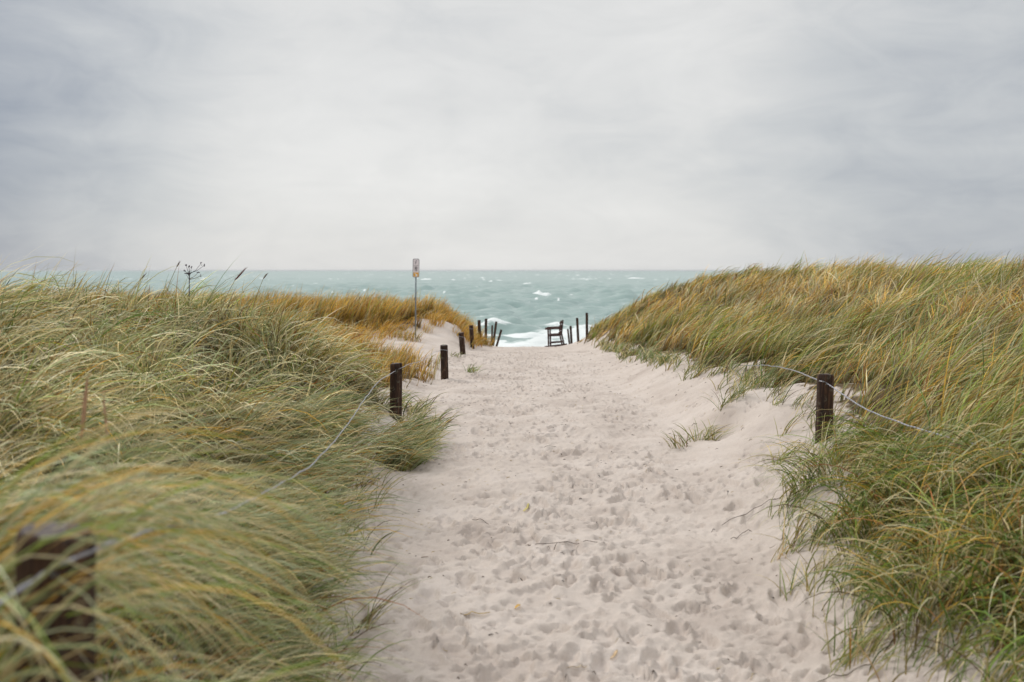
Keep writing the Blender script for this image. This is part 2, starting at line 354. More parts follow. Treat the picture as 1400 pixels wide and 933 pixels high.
def vnormals(X, Y, Z):
    dzdx = np.gradient(Z, axis=1)/np.gradient(X, axis=1); dzdy = np.gradient(Z, axis=0)/np.gradient(Y, axis=0)
    n = np.stack([-dzdx, -dzdy, np.ones_like(Z)], -1); return n/np.linalg.norm(n, axis=-1, keepdims=True)
NR = vnormals(X, Y, Z)
ny, nx = X.shape
idx = np.arange(nx*ny).reshape(ny, nx)
Q = np.stack([idx[:-1,:-1], idx[:-1,1:], idx[1:,1:], idx[1:,:-1]], -1).reshape(-1, 4)
cx_ = ((X[:-1,:-1]+X[1:,1:])/2).ravel(); cy_ = ((Y[:-1,:-1]+Y[1:,1:])/2).ravel()
pl = np.interp(cy_, [-20,0,3,5,7.4,9,12,16,22,26,29,36,44], [-.6,-.55,-.55,-.85,-1.0,-.85,-1.1,-1.15,-1.1,-1.15,-1.2,-.9,-1.1])
pr = np.interp(cy_, [-20,0,3,5,7.4,9,12,16,22,29,36,44], [1.3,1.25,1.3,1.4,1.6,1.6,1.8,1.8,1.9,2.1,2.0,1.8])
on_path = (cx_ > pl+fbm(cx_*.01, cy_*.8, 3, 77)*.08) & (cx_ < pr+fbm(cx_*.01, cy_*.8, 3, 78)*.08) & (cy_ < 45)
VV = np.stack([X.ravel(), Y.ravel(), Z.ravel()], -1)
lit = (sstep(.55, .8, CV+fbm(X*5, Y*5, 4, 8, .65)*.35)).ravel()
def sub(name, mask):
    q = Q[mask]; used, inv = np.unique(q, return_inverse=True)
    me = mesh_np(name, VV[used], inv.reshape(q.shape), [M_SAND], attrs={'litter': lit[used], 'damp_shade': damp_shade.ravel()[used]}, normals=NR.reshape(-1,3)[used].astype(np.float32))
    return link(name, me)
tag(sub('path', on_path), 'pale sandy footpath full of footprints running down to the sea', kind='structure')
tag(sub('terrain', ~on_path), 'pale sand dunes and beach on both sides of the path', kind='structure')
def gz(x, y):
    x = np.atleast_1d(np.asarray(x, float)); y = np.atleast_1d(np.asarray(y, float))
    i = np.clip(np.searchsorted(xs, x)-1, 0, nx-2); j = np.clip(np.searchsorted(ys, y)-1, 0, ny-2)
    u = (x-xs[i])/(xs[i+1]-xs[i]); v = (y-ys[j])/(ys[j+1]-ys[j])
    return (Z[j,i]*(1-u)+Z[j,i+1]*u)*(1-v)+(Z[j+1,i]*(1-u)+Z[j+1,i+1]*u)*v
def g1(x, y): return float(gz(x, y)[0])

# ------------------------------------------------------------------ grass
PAL = {k: np.array(v) for k, v in dict(
    greygreen=(.30,.35,.175), sage=(.42,.46,.27), straw=(.70,.58,.31), pale=(.82,.75,.50), green=(.11,.20,.035), fresh=(.25,.36,.05),
    ochre=(.60,.35,.055), gold=(.74,.46,.08), rust=(.46,.17,.045), olive=(.31,.30,.07), brown=(.13,.08,.045)).items()}
KEYS = list(PAL); PARR = np.array([PAL[k] for k in KEYS])
def blades(x, y, Ln, Wd, az, th0, th1, cb, ct, nseg, pw=1.3, roll=None, rg=None, zoff=0, clamp=True):
    rg = rg or rng
    n = len(x); s = np.linspace(0, 1, nseg+1)
    th = th0[:,None]+(th1-th0)[:,None]*s[None,:]**pw
    azs = az[:,None]+rg.normal(0, .18, n)[:,None]*s[None,:]
    d = np.stack([np.sin(th)*np.cos(azs), np.sin(th)*np.sin(azs), np.cos(th)], -1)
    step = (Ln/nseg)[:,None,None]
    dm = (d[:,:-1]+d[:,1:])/2
    P = np.zeros((n, nseg+1, 3)); P[:,1:] = np.cumsum(dm*step, 1)
    P[:,:,0] += x[:,None]; P[:,:,1] += y[:,None]; P[:,:,2] += (gz(x, y)-.02+zoff)[:,None]
    if clamp:
        gg = gz(P[:,1:,0].ravel(), P[:,1:,1].ravel()).reshape(n, nseg)
        hmin = rg.uniform(.01, .09, n)[:,None]*s[None,1:]
        P[:,1:,2] = np.maximum(P[:,1:,2], gg+hmin)
    side = np.stack([-np.sin(azs), np.cos(azs), np.zeros_like(azs)], -1)
    nor = np.cross(d, side)
    rl = (rg.uniform(-1.2, 1.2, n) if roll is None else roll)[:,None]+rg.normal(0, .5, n)[:,None]*s[None,:]
    w = np.cos(rl)[...,None]*side+np.sin(rl)[...,None]*nor
    prof = np.minimum(1, .55+1.6*s)*(1-s**2.4)*.98+.02
    w = w*(Wd[:,None]*prof[None,:])[...,None]*.5
    V = np.stack([P-w, P+w], 2).reshape(-1, 3)
    b = (np.arange(n)*(nseg+1)*2)[:,None]+np.arange(nseg)[None,:]*2
    Qd = np.stack([b, b+1, b+3, b+2], -1).reshape(-1, 4)
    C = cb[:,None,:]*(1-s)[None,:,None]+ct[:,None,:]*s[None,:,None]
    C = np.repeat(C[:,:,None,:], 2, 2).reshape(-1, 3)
    return V, Qd, C
class Grass:
    def __init__(s): s.p = []; s.n = 0
    def add(s, t):
        V, q, C = t; s.p.append((V, q+s.n, C)); s.n += len(V)
    def build(s, name):
        V = np.concatenate([a[0] for a in s.p]); q = np.concatenate([a[1] for a in s.p]); C = np.concatenate([a[2] for a in s.p])
        print(name, 'blade faces', len(q))
        return link(name, mesh_np(name, V, q, [M_BLADE], color=C))
def visible(x, y, h=.75):       # drop roots that no nearby viewpoint could see over the ground in front of them
    z = gz(x, y)+h; ok = np.zeros(len(x), bool)
    for cxx in (-1.2, 0, 1.5):
        o = np.ones(len(x), bool)
        for t in np.linspace(.06, .97, 26):
            px = cxx+(x-cxx)*t; py = y*t
            o &= (ground(px, py) < CAMZ+.25+(z-CAMZ-.25)*t+.05)
        ok |= o
    return ok
def pick(n, wts, rg=rng):
    ww = np.array([wts.get(k, 0) for k in KEYS], float); ww /= ww.sum()
    return PARR[rg.choice(len(KEYS), n, p=ww)]
def zone(x0, x1, y0, y1, dens, ntuft_m2, prm, G, sidefn, rg=rng):
    """tufts of blades; prm(x,y)->dict of per-tuft arrays"""
    A = (x1-x0)*(y1-y0); nt = int(A*ntuft_m2)
    tx = rg.uniform(x0, x1, nt); ty = rg.uniform(y0, y1, nt)
    keep = (np.abs(tx) < .56*ty+1.7) & sidefn(tx, ty)
    c = cover(tx, ty); keep &= rg.random(nt) < c**.8
    tx, ty, c = tx[keep], ty[keep], c[keep]
    v = visible(tx, ty); tx, ty, c = tx[v], ty[v], c[v]
    nt = len(tx)
    if nt == 0: return
    P = prm(tx, ty)
    per = dens/ntuft_m2*(.35+.65*c)*P.get('dm', np.ones(nt))
    cnt = rg.poisson(per); ti = np.repeat(np.arange(nt), cnt); n = len(ti)
    rad = P['rad'][ti]
    a = rg.uniform(0, 2*np.pi, n); r = np.sqrt(rg.random(n))*rad
    x = tx[ti]+np.cos(a)*r; y = ty[ti]+np.sin(a)*r
    Ln = P['L'][ti]*rg.uniform(.55, 1.2, n)*(.7+.3*c[ti])
    az = P['az'][ti]+rg.normal(0, P['azs'], n)
    th0 = np.abs(P['th0'][ti]+rg.normal(0, .16, n)); th1 = P['th1'][ti]+rg.normal(0, P['ths'], n)
    stray = rg.random(n) < .06
    th1 = np.where(stray, th0+rg.uniform(.1,.6,n), th1); Ln = np.where(stray, Ln*.72, Ln)
    ct = np.empty((n,3)); cb = np.empty((n,3)); mixu = P['mix'][ti]   # mix 0..1 selects between two palettes
    A1 = pick(n, P['palA'], rg); B1 = pick(n, P['palB'], rg)
    sel = rg.random(n) < mixu
    ct[:] = np.where(sel[:,None], B1, A1)
    br = (P['br'][ti]*rg.uniform(.72, 1.28, n))[:,None]
    cb = (ct*.38+pick(n, P['base'], rg)*.5)*br*.42; ct = ct*br*1.08  # bases browner by nature, darkened further to paint the shade between blades
    tip = rg.random(n) < .3
    ct[tip] = ct[tip]*.5+PAL['straw']*.5
    Wd = P['W'][ti]*rg.uniform(.6, 1.35, n)
    acc = rg.random(n) < .05
    Wd = np.where(acc, Wd*1.5, Wd); Ln = np.where(acc, Ln*1.2, Ln); ct[acc] = ct[acc]*.25+PAL['pale']*.75*rg.uniform(.8,1.1,acc.sum())[:,None]
    low = rg.random(n) < .35; Ln = np.where(low, Ln*.6, Ln); ct[low] *= .45; cb[low] *= .45  # short blades darkened, shade deep in the grass put into their colour
    dead = rg.random(n) < .07
    ct[dead] = pick(dead.sum(), {'rust':1,'ochre':1,'brown':.6}, rg); 
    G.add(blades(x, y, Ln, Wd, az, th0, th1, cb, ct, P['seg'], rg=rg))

BASE = {'brown':2,'olive':2,'green':1,'rust':.6}
def prm_left(seg, Wm):
    def f(x, y):
        nz = fbm(x*.5, y*.5, 2, 61); n2 = fbm(x*1.1, y*1.1, 2, 62); n = len(x)
        crest = sstep(7.5, 10.5, y)*sstep(-1.6, -2.6, x)
        return dict(dm=np.clip(1+1.3*fbm(x*1.6,y*1.6,2,68), .12, 1.9)*(1-.4*sstep(4,3,y))*(1-.93*sstep(3.15,2.8,y)*sstep(-1.28,-1.12,x))*(1-.5*sstep(1.9,1.6,y)), rad=rng.uniform(.05,.16,n), L=np.clip(.66+.26*n2+rng.normal(0,.12,n), .3, 1.05)*(1-.26*crest)*(1-.30*sstep(4.4,3.2,y))*(1-.12*sstep(6.5,8,y)*sstep(-2.5,-3.3,x))*(1-.5*sstep(7.6,8.4,y)*sstep(-1.9,-1.4,x)), az=-.32+nz*1.3+rng.normal(0,.42,n), azs=.62,
            th0=.3+.25*nz-.1*crest, th1=2.05+.35*n2-.75*crest, ths=.45, mix=np.clip(.4+.8*nz+.2*rng.normal(size=n), 0, 1),
            palA={'greygreen':4,'sage':5,'straw':4,'pale':3,'green':1.8,'fresh':1.6,'olive':1,'ochre':.4}, palB={'greygreen':2,'straw':5,'pale':3,'olive':2,'ochre':1.6,'green':1.2},
            base=BASE, br=np.clip(1.32+.7*n2+rng.normal(0,.30,n), .4, 2.1), W=np.full(n, Wm), seg=seg)
    return f
def prm_ochre(seg, Wm, Lm=.5):
    def f(x, y):
        n2 = fbm(x*.7, y*.7, 2, 63); n = len(x)
        return dict(rad=rng.uniform(.06,.2,n), L=np.clip(Lm+.3*n2+rng.normal(0,.07,n), .15, .9), az=.1+n2*.8, azs=.6, th0=.12+0*x, th1=.75+.4*n2, ths=.3,
            mix=np.clip(.45+.9*n2, 0, 1), palA={'ochre':4,'gold':5,'straw':1,'olive':.8,'rust':1.4}, palB={'olive':2.4,'ochre':4,'fresh':1.2,'greygreen':.6,'gold':2.5,'rust':.6},
            base={'ochre':3,'rust':1.4,'olive':1}, br=np.clip(1.22+.45*n2+rng.normal(0,.15,n), .6, 1.8), W=np.full(n, Wm), seg=seg)
    return f
def prm_right(seg, Wm):
    def f(x, y):
        nz = fbm(x*.32, y*.32, 2, 64); n2 = fbm(x*.9, y*.7, 2, 65); n = len(x)
        och = sstep(9, 26, y)*.45+.32
        crest = sstep(5.5, 7.5, x)
        return dict(dm=np.clip(1+1.2*fbm(x*1.3,y*1.3,2,69), .15, 1.9), rad=rng.uniform(.06,.2,n), L=np.clip(.62+.25*n2+rng.normal(0,.07,n), .3, .95), az=.05+nz*1.0+rng.normal(0,.25,n)+sstep(7.5,4,y)*rng.normal(0,.6,n), azs=.42+.0*x[0],
            th0=.32+.2*nz, th1=1.5+.4*n2-.25*crest+.35*sstep(7.5,4.5,y), ths=.4, mix=np.clip(och+.9*nz+.12*rng.normal(size=n), 0, 1),
            palA={'greygreen':1.3,'green':2.6,'fresh':5.5,'olive':3,'straw':2,'sage':.8,'ochre':1}, palB={'ochre':4,'gold':3.6,'straw':3,'olive':2.4,'fresh':1.4,'pale':.9,'rust':.6},
            base={'brown':1.5,'olive':2,'rust':1.2,'ochre':1.3}, br=np.clip(1.22+.6*n2+rng.normal(0,.22,n), .45, 1.9), W=np.full(n, Wm), seg=seg)
    return f
left = lambda x, y: x < .3
right = lambda x, y: x > .3
GL = Grass()
zone(-4.5, 0, .9, 4.2, 1250, 30, prm_left(9, .0054), GL, left)
zone(-7.5, 0, 4.2, 7.5, 1050, 22, prm_left(8, .0074), GL, left)
zone(-9, 0, 7.5, 12.5, 800, 18, prm_left(7, .0098), GL, left)
# the long blown-over tuft beside the near post, and the dense fringe that hangs over the path edge
def tuft(G, cx, cy, n, rad, L, W_, az, azs, th0, th1, pal, seg=6, ths=.25, base=BASE, br=1.0, rg=None, Lr=(.6,1.15), pw=1.3):
    rg = rg or rng
    a = rg.uniform(0, 2*np.pi, n); r = np.sqrt(rg.random(n))*rad
    x = cx+np.cos(a)*r; y = cy+np.sin(a)*r
    ct = pick(n, pal, rg)*rg.uniform(.75,1.25,n)[:,None]*br
    cb = ct*.5+pick(n, base, rg)*.45*br
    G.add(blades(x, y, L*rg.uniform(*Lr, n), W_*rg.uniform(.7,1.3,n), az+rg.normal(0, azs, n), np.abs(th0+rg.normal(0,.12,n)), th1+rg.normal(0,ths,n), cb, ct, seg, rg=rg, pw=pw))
BUN = {'sage':3,'straw':3,'pale':2,'fresh':1.5,'gold':1.2,'greygreen':2}
BUN2 = {'sage':3,'straw':3,'pale':3,'fresh':2.4,'gold':2,'greygreen':1.5}
tuft(GL, -1.36, 2.15, 300, .11, 1.02, .0056, .0, .16, .62, 2.30, BUN2, 12)
tuft(GL, -1.50, 2.5, 90, .10, .8, .0052, .3, .5, .5, 2.2, BUN2, 12)
tuft(GL, -1.28, 2.75, 130, .12, .72, .0054, -.1, .25, .42, 2.45, BUN2, 11)
tuft(GL, -1.2, 3.3, 200, .22, .66, .0054, -.1, .3, .4, 2.2, {'greygreen':3,'sage':2,'straw':3,'fresh':1,'rust':.4}, 9)
SCR = {'straw':3.5,'pale':1,'rust':2.2,'greygreen':.8,'green':1.2,'brown':3}
for k in range(22):        # dead and half dead stalks in the hollow under the bent bundle
    tuft(GL, rng.uniform(-1.15,-.66), rng.uniform(2.15,3.15), 16, .07, rng.uniform(.25,.5), .0046, rng.uniform(-2.5,1.5), 1.1, .3, 1.7, SCR, 8)
# long stalks that stand round the near post and bend over it
tuft(GL, -.93, 1.50, 90, .07, 1.18, .0056, .05, .6, .16, 2.8, BUN, 14, pw=2.0)
tuft(GL, -1.0, 1.75, 70, .07, 1.1, .0056, .0, .7, .15, 2.5, BUN, 14, pw=1.8)
tuft(GL, -.70, 1.36, 55, .05, 1.0, .0056, .2, 1.2, .14, 2.6, BUN, 14, pw=2.0)
tuft(GL, -.80, 1.26, 44, .05, .84, .0056, .6, 1.2, .14, 2.5, BUN, 14, pw=2.0)
tuft(GL, -.58, 1.75, 26, .06, .60, .0050, -.1, 1.0, .3, 2.3, BUN, 13, pw=1.5)
for k in range(16):        # the tongue of grass that rounds the second post
    tuft(GL, rng.uniform(-1.15,-.82), rng.uniform(7.9,9.25), 60, .12, rng.uniform(.32,.46), .0088, rng.uniform(-.6,.5), .5, .5, 1.8, {'greygreen':3,'sage':4,'straw':3,'green':1.5,'ochre':.5,'rust':.3}, 7)
for k in range(60):        # upright clumps breaking the skyline
    xx = rng.uniform(-5.6,-1.9); yy = rng.uniform(8.2,10.4)
    tuft(GL, xx, yy, int(rng.integers(6,26)), rng.uniform(.04,.12), rng.uniform(.38,.62), .0085, .15, .35, .12, .75, {'olive':3,'green':2,'brown':2,'straw':1.4,'rust':.8,'ochre':1}, 5)
for k in range(26):        # dense hanging edge beside the path in the near left corner
    yy = rng.uniform(2.5, 5.0); xx = float(np.interp(yy, XL[:,0], XL[:,1]))-rng.uniform(-.06,.22)
    tuft(GL, xx, yy, 70, .10, rng.uniform(.38,.58), .0050, rng.uniform(-1.1,.5), .6, .45, 2.1, {'sage':3,'straw':3,'pale':1.5,'green':2,'greygreen':3,'rust':.5,'fresh':1}, 9)
# thinning fringe where the grass runs out on the sand
for k in range(150):
    yy = 2.2+rng.random()*9.5; xe = float(np.interp(yy, XL[:,0], XL[:,1])); xx = xe+abs(rng.normal(0, .16))
    tuft(GL, xx, yy, int(rng.integers(3, 12)), .05, rng.uniform(.18,.42), .004+.0004*yy, rng.uniform(-.8,.8), .9, .5, 1.6, {'greygreen':2,'straw':2,'brown':1.2,'green':1.3,'olive':1}, 6)
for k in range(26):
    yy = rng.uniform(3.2, 7.6); xx = float(np.interp(yy, XL[:,0], XL[:,1]))-rng.uniform(.05,.4)
    tuft(GL, xx, yy, 90, .16, rng.uniform(.5,.75)*(.55 if yy > 7.9 else 1), .0046+.0005*yy, -.15+rng.normal()*.15, .35, .5, 1.9, {'greygreen':3,'sage':3,'straw':2,'green':1.4,'ochre':.6,'rust':.3}, 6)
tag(GL.build('dune_grass'), 'grey green marram grass blown over across the near dune left of the path', 'grass', kind='stuff')
GO = Grass()
zone(-11, 0, 12.5, 20, 480, 16, prm_ochre(4, .012, .36), GO, left)
zone(-15, 0, 20, 27.5, 330, 13, prm_ochre(4, .016, .44), GO, left)
zone(-18, 0, 27.5, 46, 330, 12, prm_ochre(4, .019, .64), GO, left)
for k in range(150):     # loose clumps straggling down the bare sand face
    yy = rng.uniform(20.5, 34); xe = float(np.interp(yy, XL[:,0], XL[:,1])); xx = xe+rng.normal(0, .35)
    tuft(GO, xx, yy, int(rng.integers(6, 34)), rng.uniform(.08,.25), rng.uniform(.2,.55), .012+.0002*yy, .1, 1.0, .25, 1.5, {'ochre':3,'gold':3,'straw':1.5,'olive':1.5,'rust':.6}, 5, base={'ochre':2,'rust':1})
for dx, dy in ((-.3,-.5),(.05,-.6),(-.1,-.35),(-.4,.2)):
    tuft(GO, -2.54+dx, 26.2+dy, 30, .14, .42, .014, .1, .9, .2, 1.2, {'ochre':3,'gold':2,'straw':1.5,'olive':2,'rust':.6}, 5)
tag(GO.build('dune_grass'), 'ochre and orange marram grass on the low far dune around the sign', 'grass', kind='stuff')
GR = Grass()
zone(.9, 5.2, 2.2, 5.6, 1700, 30, prm_right(8, .0060), GR, right)
zone(1.4, 7.2, 5.6, 9.5, 950, 20, prm_right(7, .0082), GR, right)
zone(1.8, 9.8, 9.5, 15, 700, 20, prm_right(6, .0108), GR, right)
zone(2.0, 11, 15, 24, 420, 14, prm_right(5, .015), GR, right)
zone(2.0, 12, 24, 48, 250, 10, prm_right(4, .021), GR, right)
for k in range(240):
    yy = 2.6+rng.random()**1.3*26; xe = float(np.interp(yy, XR[:,0], XR[:,1])); xx = xe-abs(rng.normal(0, .13))
    tuft(GR, xx, yy, int(rng.integers(3, 14)), .06, rng.uniform(.2,.45), .004+.0005*yy, rng.uniform(-1,1), .9, .45, 1.5, {'greygreen':2,'straw':2,'brown':1,'green':1.6,'olive':1.5}, 6)
for k in range(80):      # the near edge: coarse tangled clumps hanging down to the sand
    yy = rng.uniform(3.0, 6.9); xx = float(np.interp(yy, XR[:,0], XR[:,1]))+rng.uniform(.02,.9)
    tuft(GR, xx, yy, 46, .09, rng.uniform(.45,.7), .0062, rng.choice([.2,-1.2,3.6,-2.2]), .7, .35, 2.3, {'fresh':3,'green':4,'straw':3,'gold':1,'ochre':.7,'pale':1.4,'olive':2,'rust':.3,'brown':1}, 8, base={'green':2,'brown':2,'olive':1})
for k in range(46):      # single long stalks breaking the skyline
    yy = rng.uniform(11, 26); xx = rng.uniform(5.6, 7.6)
    tuft(GR, xx, yy, int(rng.integers(2,6)), .12, rng.uniform(.6,.95), .006+.0003*yy, .1, .3, .3, 1.1, {'brown':2,'olive':2,'ochre':1}, 5)
tag(GR.build('dune_grass'), 'windswept green and golden marram grass covering the long dune right of the path', 'grass', kind='stuff')

# single tufts that stand apart on the sand
TUFTS = [  # px, py, Y, n, rad, L, label, palette
 (932, 606, 8.8, 34, .10, .28, 'thin trailing grey tuft below the scooped sand bank'),
 (962, 596, 9.0, 60, .12, .30, 'dark green tuft beside the hollow under the sand bank'),
 (1000, 572, 9.5, 70, .14, .34, 'dense green tuft on the lip above the hollow in the sand bank'),
 (1040, 556, 9.9, 60, .14, .36, 'green tuft on the sand bank closest to the post with the wire'),
 (955, 522, 12.6, 26, .12, .22, 'short sprigs of grass on the sand bank below the half buried post'),
 (905, 512, 15.0, 28, .16, .25, 'sparse upright sprigs on bare sand at the right edge of the path'),
 (868, 500, 18.0, 26, .16, .25, 'low sparse sprigs where the right dune first meets the path'),
 (645, 500, 17.5, 40, .10, .26, 'small fresh green tuft on the sand right behind the short lichened post'),
 (622, 484, 21.5, 24, .12, .22, 'tiny green tuft on the sand face beyond the posts'),
 (1160, 872, 3.95, 60, .09, .34, 'sprawling green and straw tuft at the foot of the right dune'),
 (1095, 756, 5.4, 46, .10, .36, 'thin dark tuft sticking out of the sand at the grass edge right of the path'),
 (484, 850, 4.4, 34, .06, .38, 'dark wiry plant on the sand beside the overhanging left grass'),
 (566, 632, 8.4, 60, .08, .44, 'fine spiky tuft leaning out over the left edge of the path'),
 (1085, 640, 7.3, 26, .14, .28, 'faint sparse sprigs at the foot of the post with the wire'),
]
for i, (px, py, Yd, n, rad, Ln, lab) in enumerate(TUFTS):
    G = Grass(); x = (px-700)/F*Yd
    pal = {'greygreen':3,'green':2,'straw':2,'olive':1.5,'brown':.7} if i not in (9,) else {'green':2,'fresh':2,'straw':2,'rust':.6}
    if i == 7: pal = {'green':3,'fresh':3,'olive':1}
    if i in (0, 10, 11, 4): pal = {'brown':2,'olive':2,'greygreen':2,'straw':1}
    tuft(G, x, Yd, n, rad, Ln, .0035+.0004*Yd, (.1 if i != 0 else 3.4), 1.15, .5, 1.45, pal, 6, rg=np.random.default_rng(50+i))
    tag(G.build('grass_tuft'), lab, 'grass tuft')
for px, py, Yd, n, lab in [(657, 470, 35.2, 60, 'golden tuft at the foot of the far posts, left of them'), (666, 474, 37.5, 44, 'ochre tuft hugging the tallest far post')]:
    G = Grass(); tuft(G, (px-700)/F*Yd, Yd, n*2, .2, .5, .015, 0, 1.2, .2, .9, {'ochre':3,'gold':3,'rust':.6,'olive':1}, 4)
    tag(G.build('grass_tuft'), lab, 'grass tuft')

# ------------------------------------------------------------------ sea
LV = CAMZ-6.5
rowsY = [66.0]
while rowsY[-1] < 26000: rowsY.append(rowsY[-1]*1.0062 if rowsY[-1] < 900 else rowsY[-1]*1.02)
rowsY = np.array(rowsY)
u = np.concatenate([np.linspace(-6,-.8,14)[:-1], np.linspace(-.8,-.42,40)[:-1], np.linspace(-.42,.30,460), np.linspace(.30,.8,40)[1:], np.linspace(.8,6,14)[1:]])
U, SY = np.meshgrid(u, rowsY); SX = U*SY
sp = np.gradient(rowsY)[:,None]
SZ = np.zeros_like(SX)
r3 = np.random.default_rng(21)
for k in range(34):
    lam = 2.0*1.09**k if k < 26 else r3.uniform(6, 14)
    amp = .026*lam**.9*(1 if lam < 9 else .4)*r3.uniform(.5, 1.1)
    dirn = -math.pi/2+r3.normal()*.55
    kx, ky = math.cos(dirn)*2*math.pi/lam, math.sin(dirn)*2*math.pi/lam
    fade = sstep(1.9, 4.0, lam/np.maximum(sp, np.gradient(u).min()*SY))
    ph = kx*SX+ky*SY+r3.uniform(0, 6.3)+1.1*perlin(SX/40, SY/40, k)
    SZ += amp*fade*((.5+.5*np.sin(ph))**2.2*2-.75)
SZ *= np.where(SY < 110, .55+.45*sstep(80, 115, SY), 1)
crest = sstep(.38, .95, SZ)*.36*sstep(700, 300, SY)
foam = crest+fbm(SX*.06, SY*.09, 3, 91)*.10
def cap(cx, cy, wx, wy, h, amt=.75):
    j0, j1 = np.searchsorted(rowsY, (cy-3*wy-sp[np.searchsorted(rowsY, cy)-1,0]*2, cy+3*wy+sp[np.searchsorted(rowsY, cy)-1,0]*2))
    x = SX[j0:j1]-cx; y = SY[j0:j1]-cy
    bend = .15*wy*np.sin(x/wx*1.5)
    xx = x/wx; jag = .55+.75*np.clip(.5+perlin(xx*3.1+cx, xx*0+cy, 6)+.6*perlin(xx*9+cx, xx*0+cy, 7), 0, 1.3); e = np.exp(-np.abs(xx)**2.4-((y-bend)/wy)**2)*jag
    skew = np.where(xx > 0, 1-sstep(.5, 1.2, xx), 1)
    SZ[j0:j1] += h*e*(.55+.45*skew)
    front = np.exp(-np.abs(xx)**2.6-((y-bend+.45*wy)/wy)**2)
    foam[j0:j1] = np.maximum(foam[j0:j1], amt*front*1.15+.25*e*perlin(x*.7, y*.7, 4))
cap(7.6, 250, 3.0, 3.0, 1.25, 1.1)
cap(8.2, 480, 3.2, 5, .75, .95); cap(97, 780, 9, 8, .8, .95); cap(54, 740, 8, 8, .5, .8); cap(-60, 700, 5, 8, .6, .8); cap(-8, 620, 3, 7, .5, .7)
for k in range(420):
    pyy = r3.uniform(.6, 1)**1 * 0 + r3.choice([r3.uniform(1.8, 14), r3.uniform(6, 45), r3.uniform(8, 72)], p=[.45,.35,.2])
    cy = 6.5*F/pyy; cx = r3.uniform(-.48, .36)*cy
    wpx = r3.uniform(1.5, 6)*(1.6 if pyy < 20 else 1)
    wx = wpx/F*cy*.5+.15; hh = min(.9, r3.uniform(.15, .7)*cy/600+.05)
    spc = cy*.0062 if cy < 900 else cy*.02
    cap(cx, cy, wx, max(spc*1.1, .8), hh*.8, r3.uniform(.5, .85))
# surf: broken bands along the shore
for (yc, wdt, am, hgt, seed) in [(84, 3.5, .62, .12, 1),(91, 3.0, .55, .30, 2),(99, 3.5, .50, .45, 3),(108, 2.6, .40, .5, 4),(120, 2.2, .22, .45, 5),(76, 5, .6, .05, 6)]:
    yc_ = yc+fbm(SX/24, SX*0+seed*3.3, 3, 100+seed)*5
    e = np.exp(-((SY-yc_)/wdt)**2)*np.clip(.62+.9*fbm(SX/11, SY/22, 3, 110+seed), 0, 1.2)
    foam += am*e; SZ += hgt*np.exp(-((SY-yc_-wdt*.4)/(wdt*.8))**2)*np.clip(.5+fbm(SX/14, SX*0+seed, 2, 120+seed), 0, 1.1)
foam += .62*sstep(116, 90, SY)*np.clip(.72+.75*fbm(SX/12, SY/3.2, 4, 130), .0, 1.5)+.10*sstep(170, 110, SY)
SN = vnormals(SX, SY, SZ+LV)
ny2, nx2 = SX.shape; id2 = np.arange(nx2*ny2).reshape(ny2, nx2)
Q2 = np.stack([id2[:-1,:-1], id2[:-1,1:], id2[1:,1:], id2[1:,:-1]], -1).reshape(-1, 4)
sea = link('sea', mesh_np('sea', np.stack([SX.ravel(), SY.ravel(), (SZ+LV).ravel()], -1), Q2, [M_SEA], attrs={'foam': np.clip(foam, 0, 1.3).ravel()}))
tag(sea, 'choppy pale teal sea with whitecaps reaching the horizon', kind='structure')

# ------------------------------------------------------------------ posts
from mathutils import Vector, Matrix, Euler
def post_mesh(h, r, seed, below=.35):
    n = 28; rings = [(-below, 1.04)]+[(h*t, 1.03-.03*t) for t in np.linspace(0, .93, 14)]+[(h-.012, .99), (h-.004, .94), (h, .86)]
    rs = np.random.default_rng(seed); V = []; Fs = []; mi = []
    crack = [(rs.uniform(0, 6.28), rs.uniform(.05,.14), rs.uniform(.3,.95)) for _ in range(7)]
    for z, k in rings:
        for i in range(n):
            a = 2*math.pi*i/n
            rr = r*k*(1+.035*math.sin(2*a+seed)+.02*math.sin(5*a+seed*2+z*3)+.015*float(perlin(a*3, z*8, seed)))
            for ca, cw, cl in crack:
                dd = abs((a-ca+math.pi) % (2*math.pi)-math.pi)
                if dd < .13: rr -= r*cw*min(1, max(0, (z/h-1+cl)*4))
            V.append((rr*math.cos(a), rr*math.sin(a), z+(.006*math.cos(a+seed) if z > h*.9 else 0)))
    m = len(rings)
    Fs = [(i*n+k, i*n+(k+1) % n, (i+1)*n+(k+1) % n, (i+1)*n+k) for i in range(m-1) for k in range(n)]
    mi = [0]*len(Fs)
    c0 = len(V)
    for kk in (.55, .2):
        for i in range(n):
            a = 2*math.pi*i/n; V.append((r*kk*math.cos(a), r*kk*math.sin(a), h+.002+.003*math.sin(3*a+seed)*kk))
    top = (m-1)*n
    Fs += [(top+k, top+(k+1)%n, c0+(k+1)%n, c0+k) for k in range(n)]+[(c0+k, c0+(k+1)%n, c0+n+(k+1)%n, c0+n+k) for k in range(n)]+[tuple(c0+n+k for k in range(n))]
    mi += [1]*(2*n+1)
    me = bpy.data.meshes.new('fence_post'); me.from_pydata(V, [], Fs); me.materials.append(M_POST); me.materials.append(M_POSTTOP)
    me.polygons.foreach_set('material_index', mi); me.polygons.foreach_set('use_smooth', [True]*len(Fs)); me.update(); return me
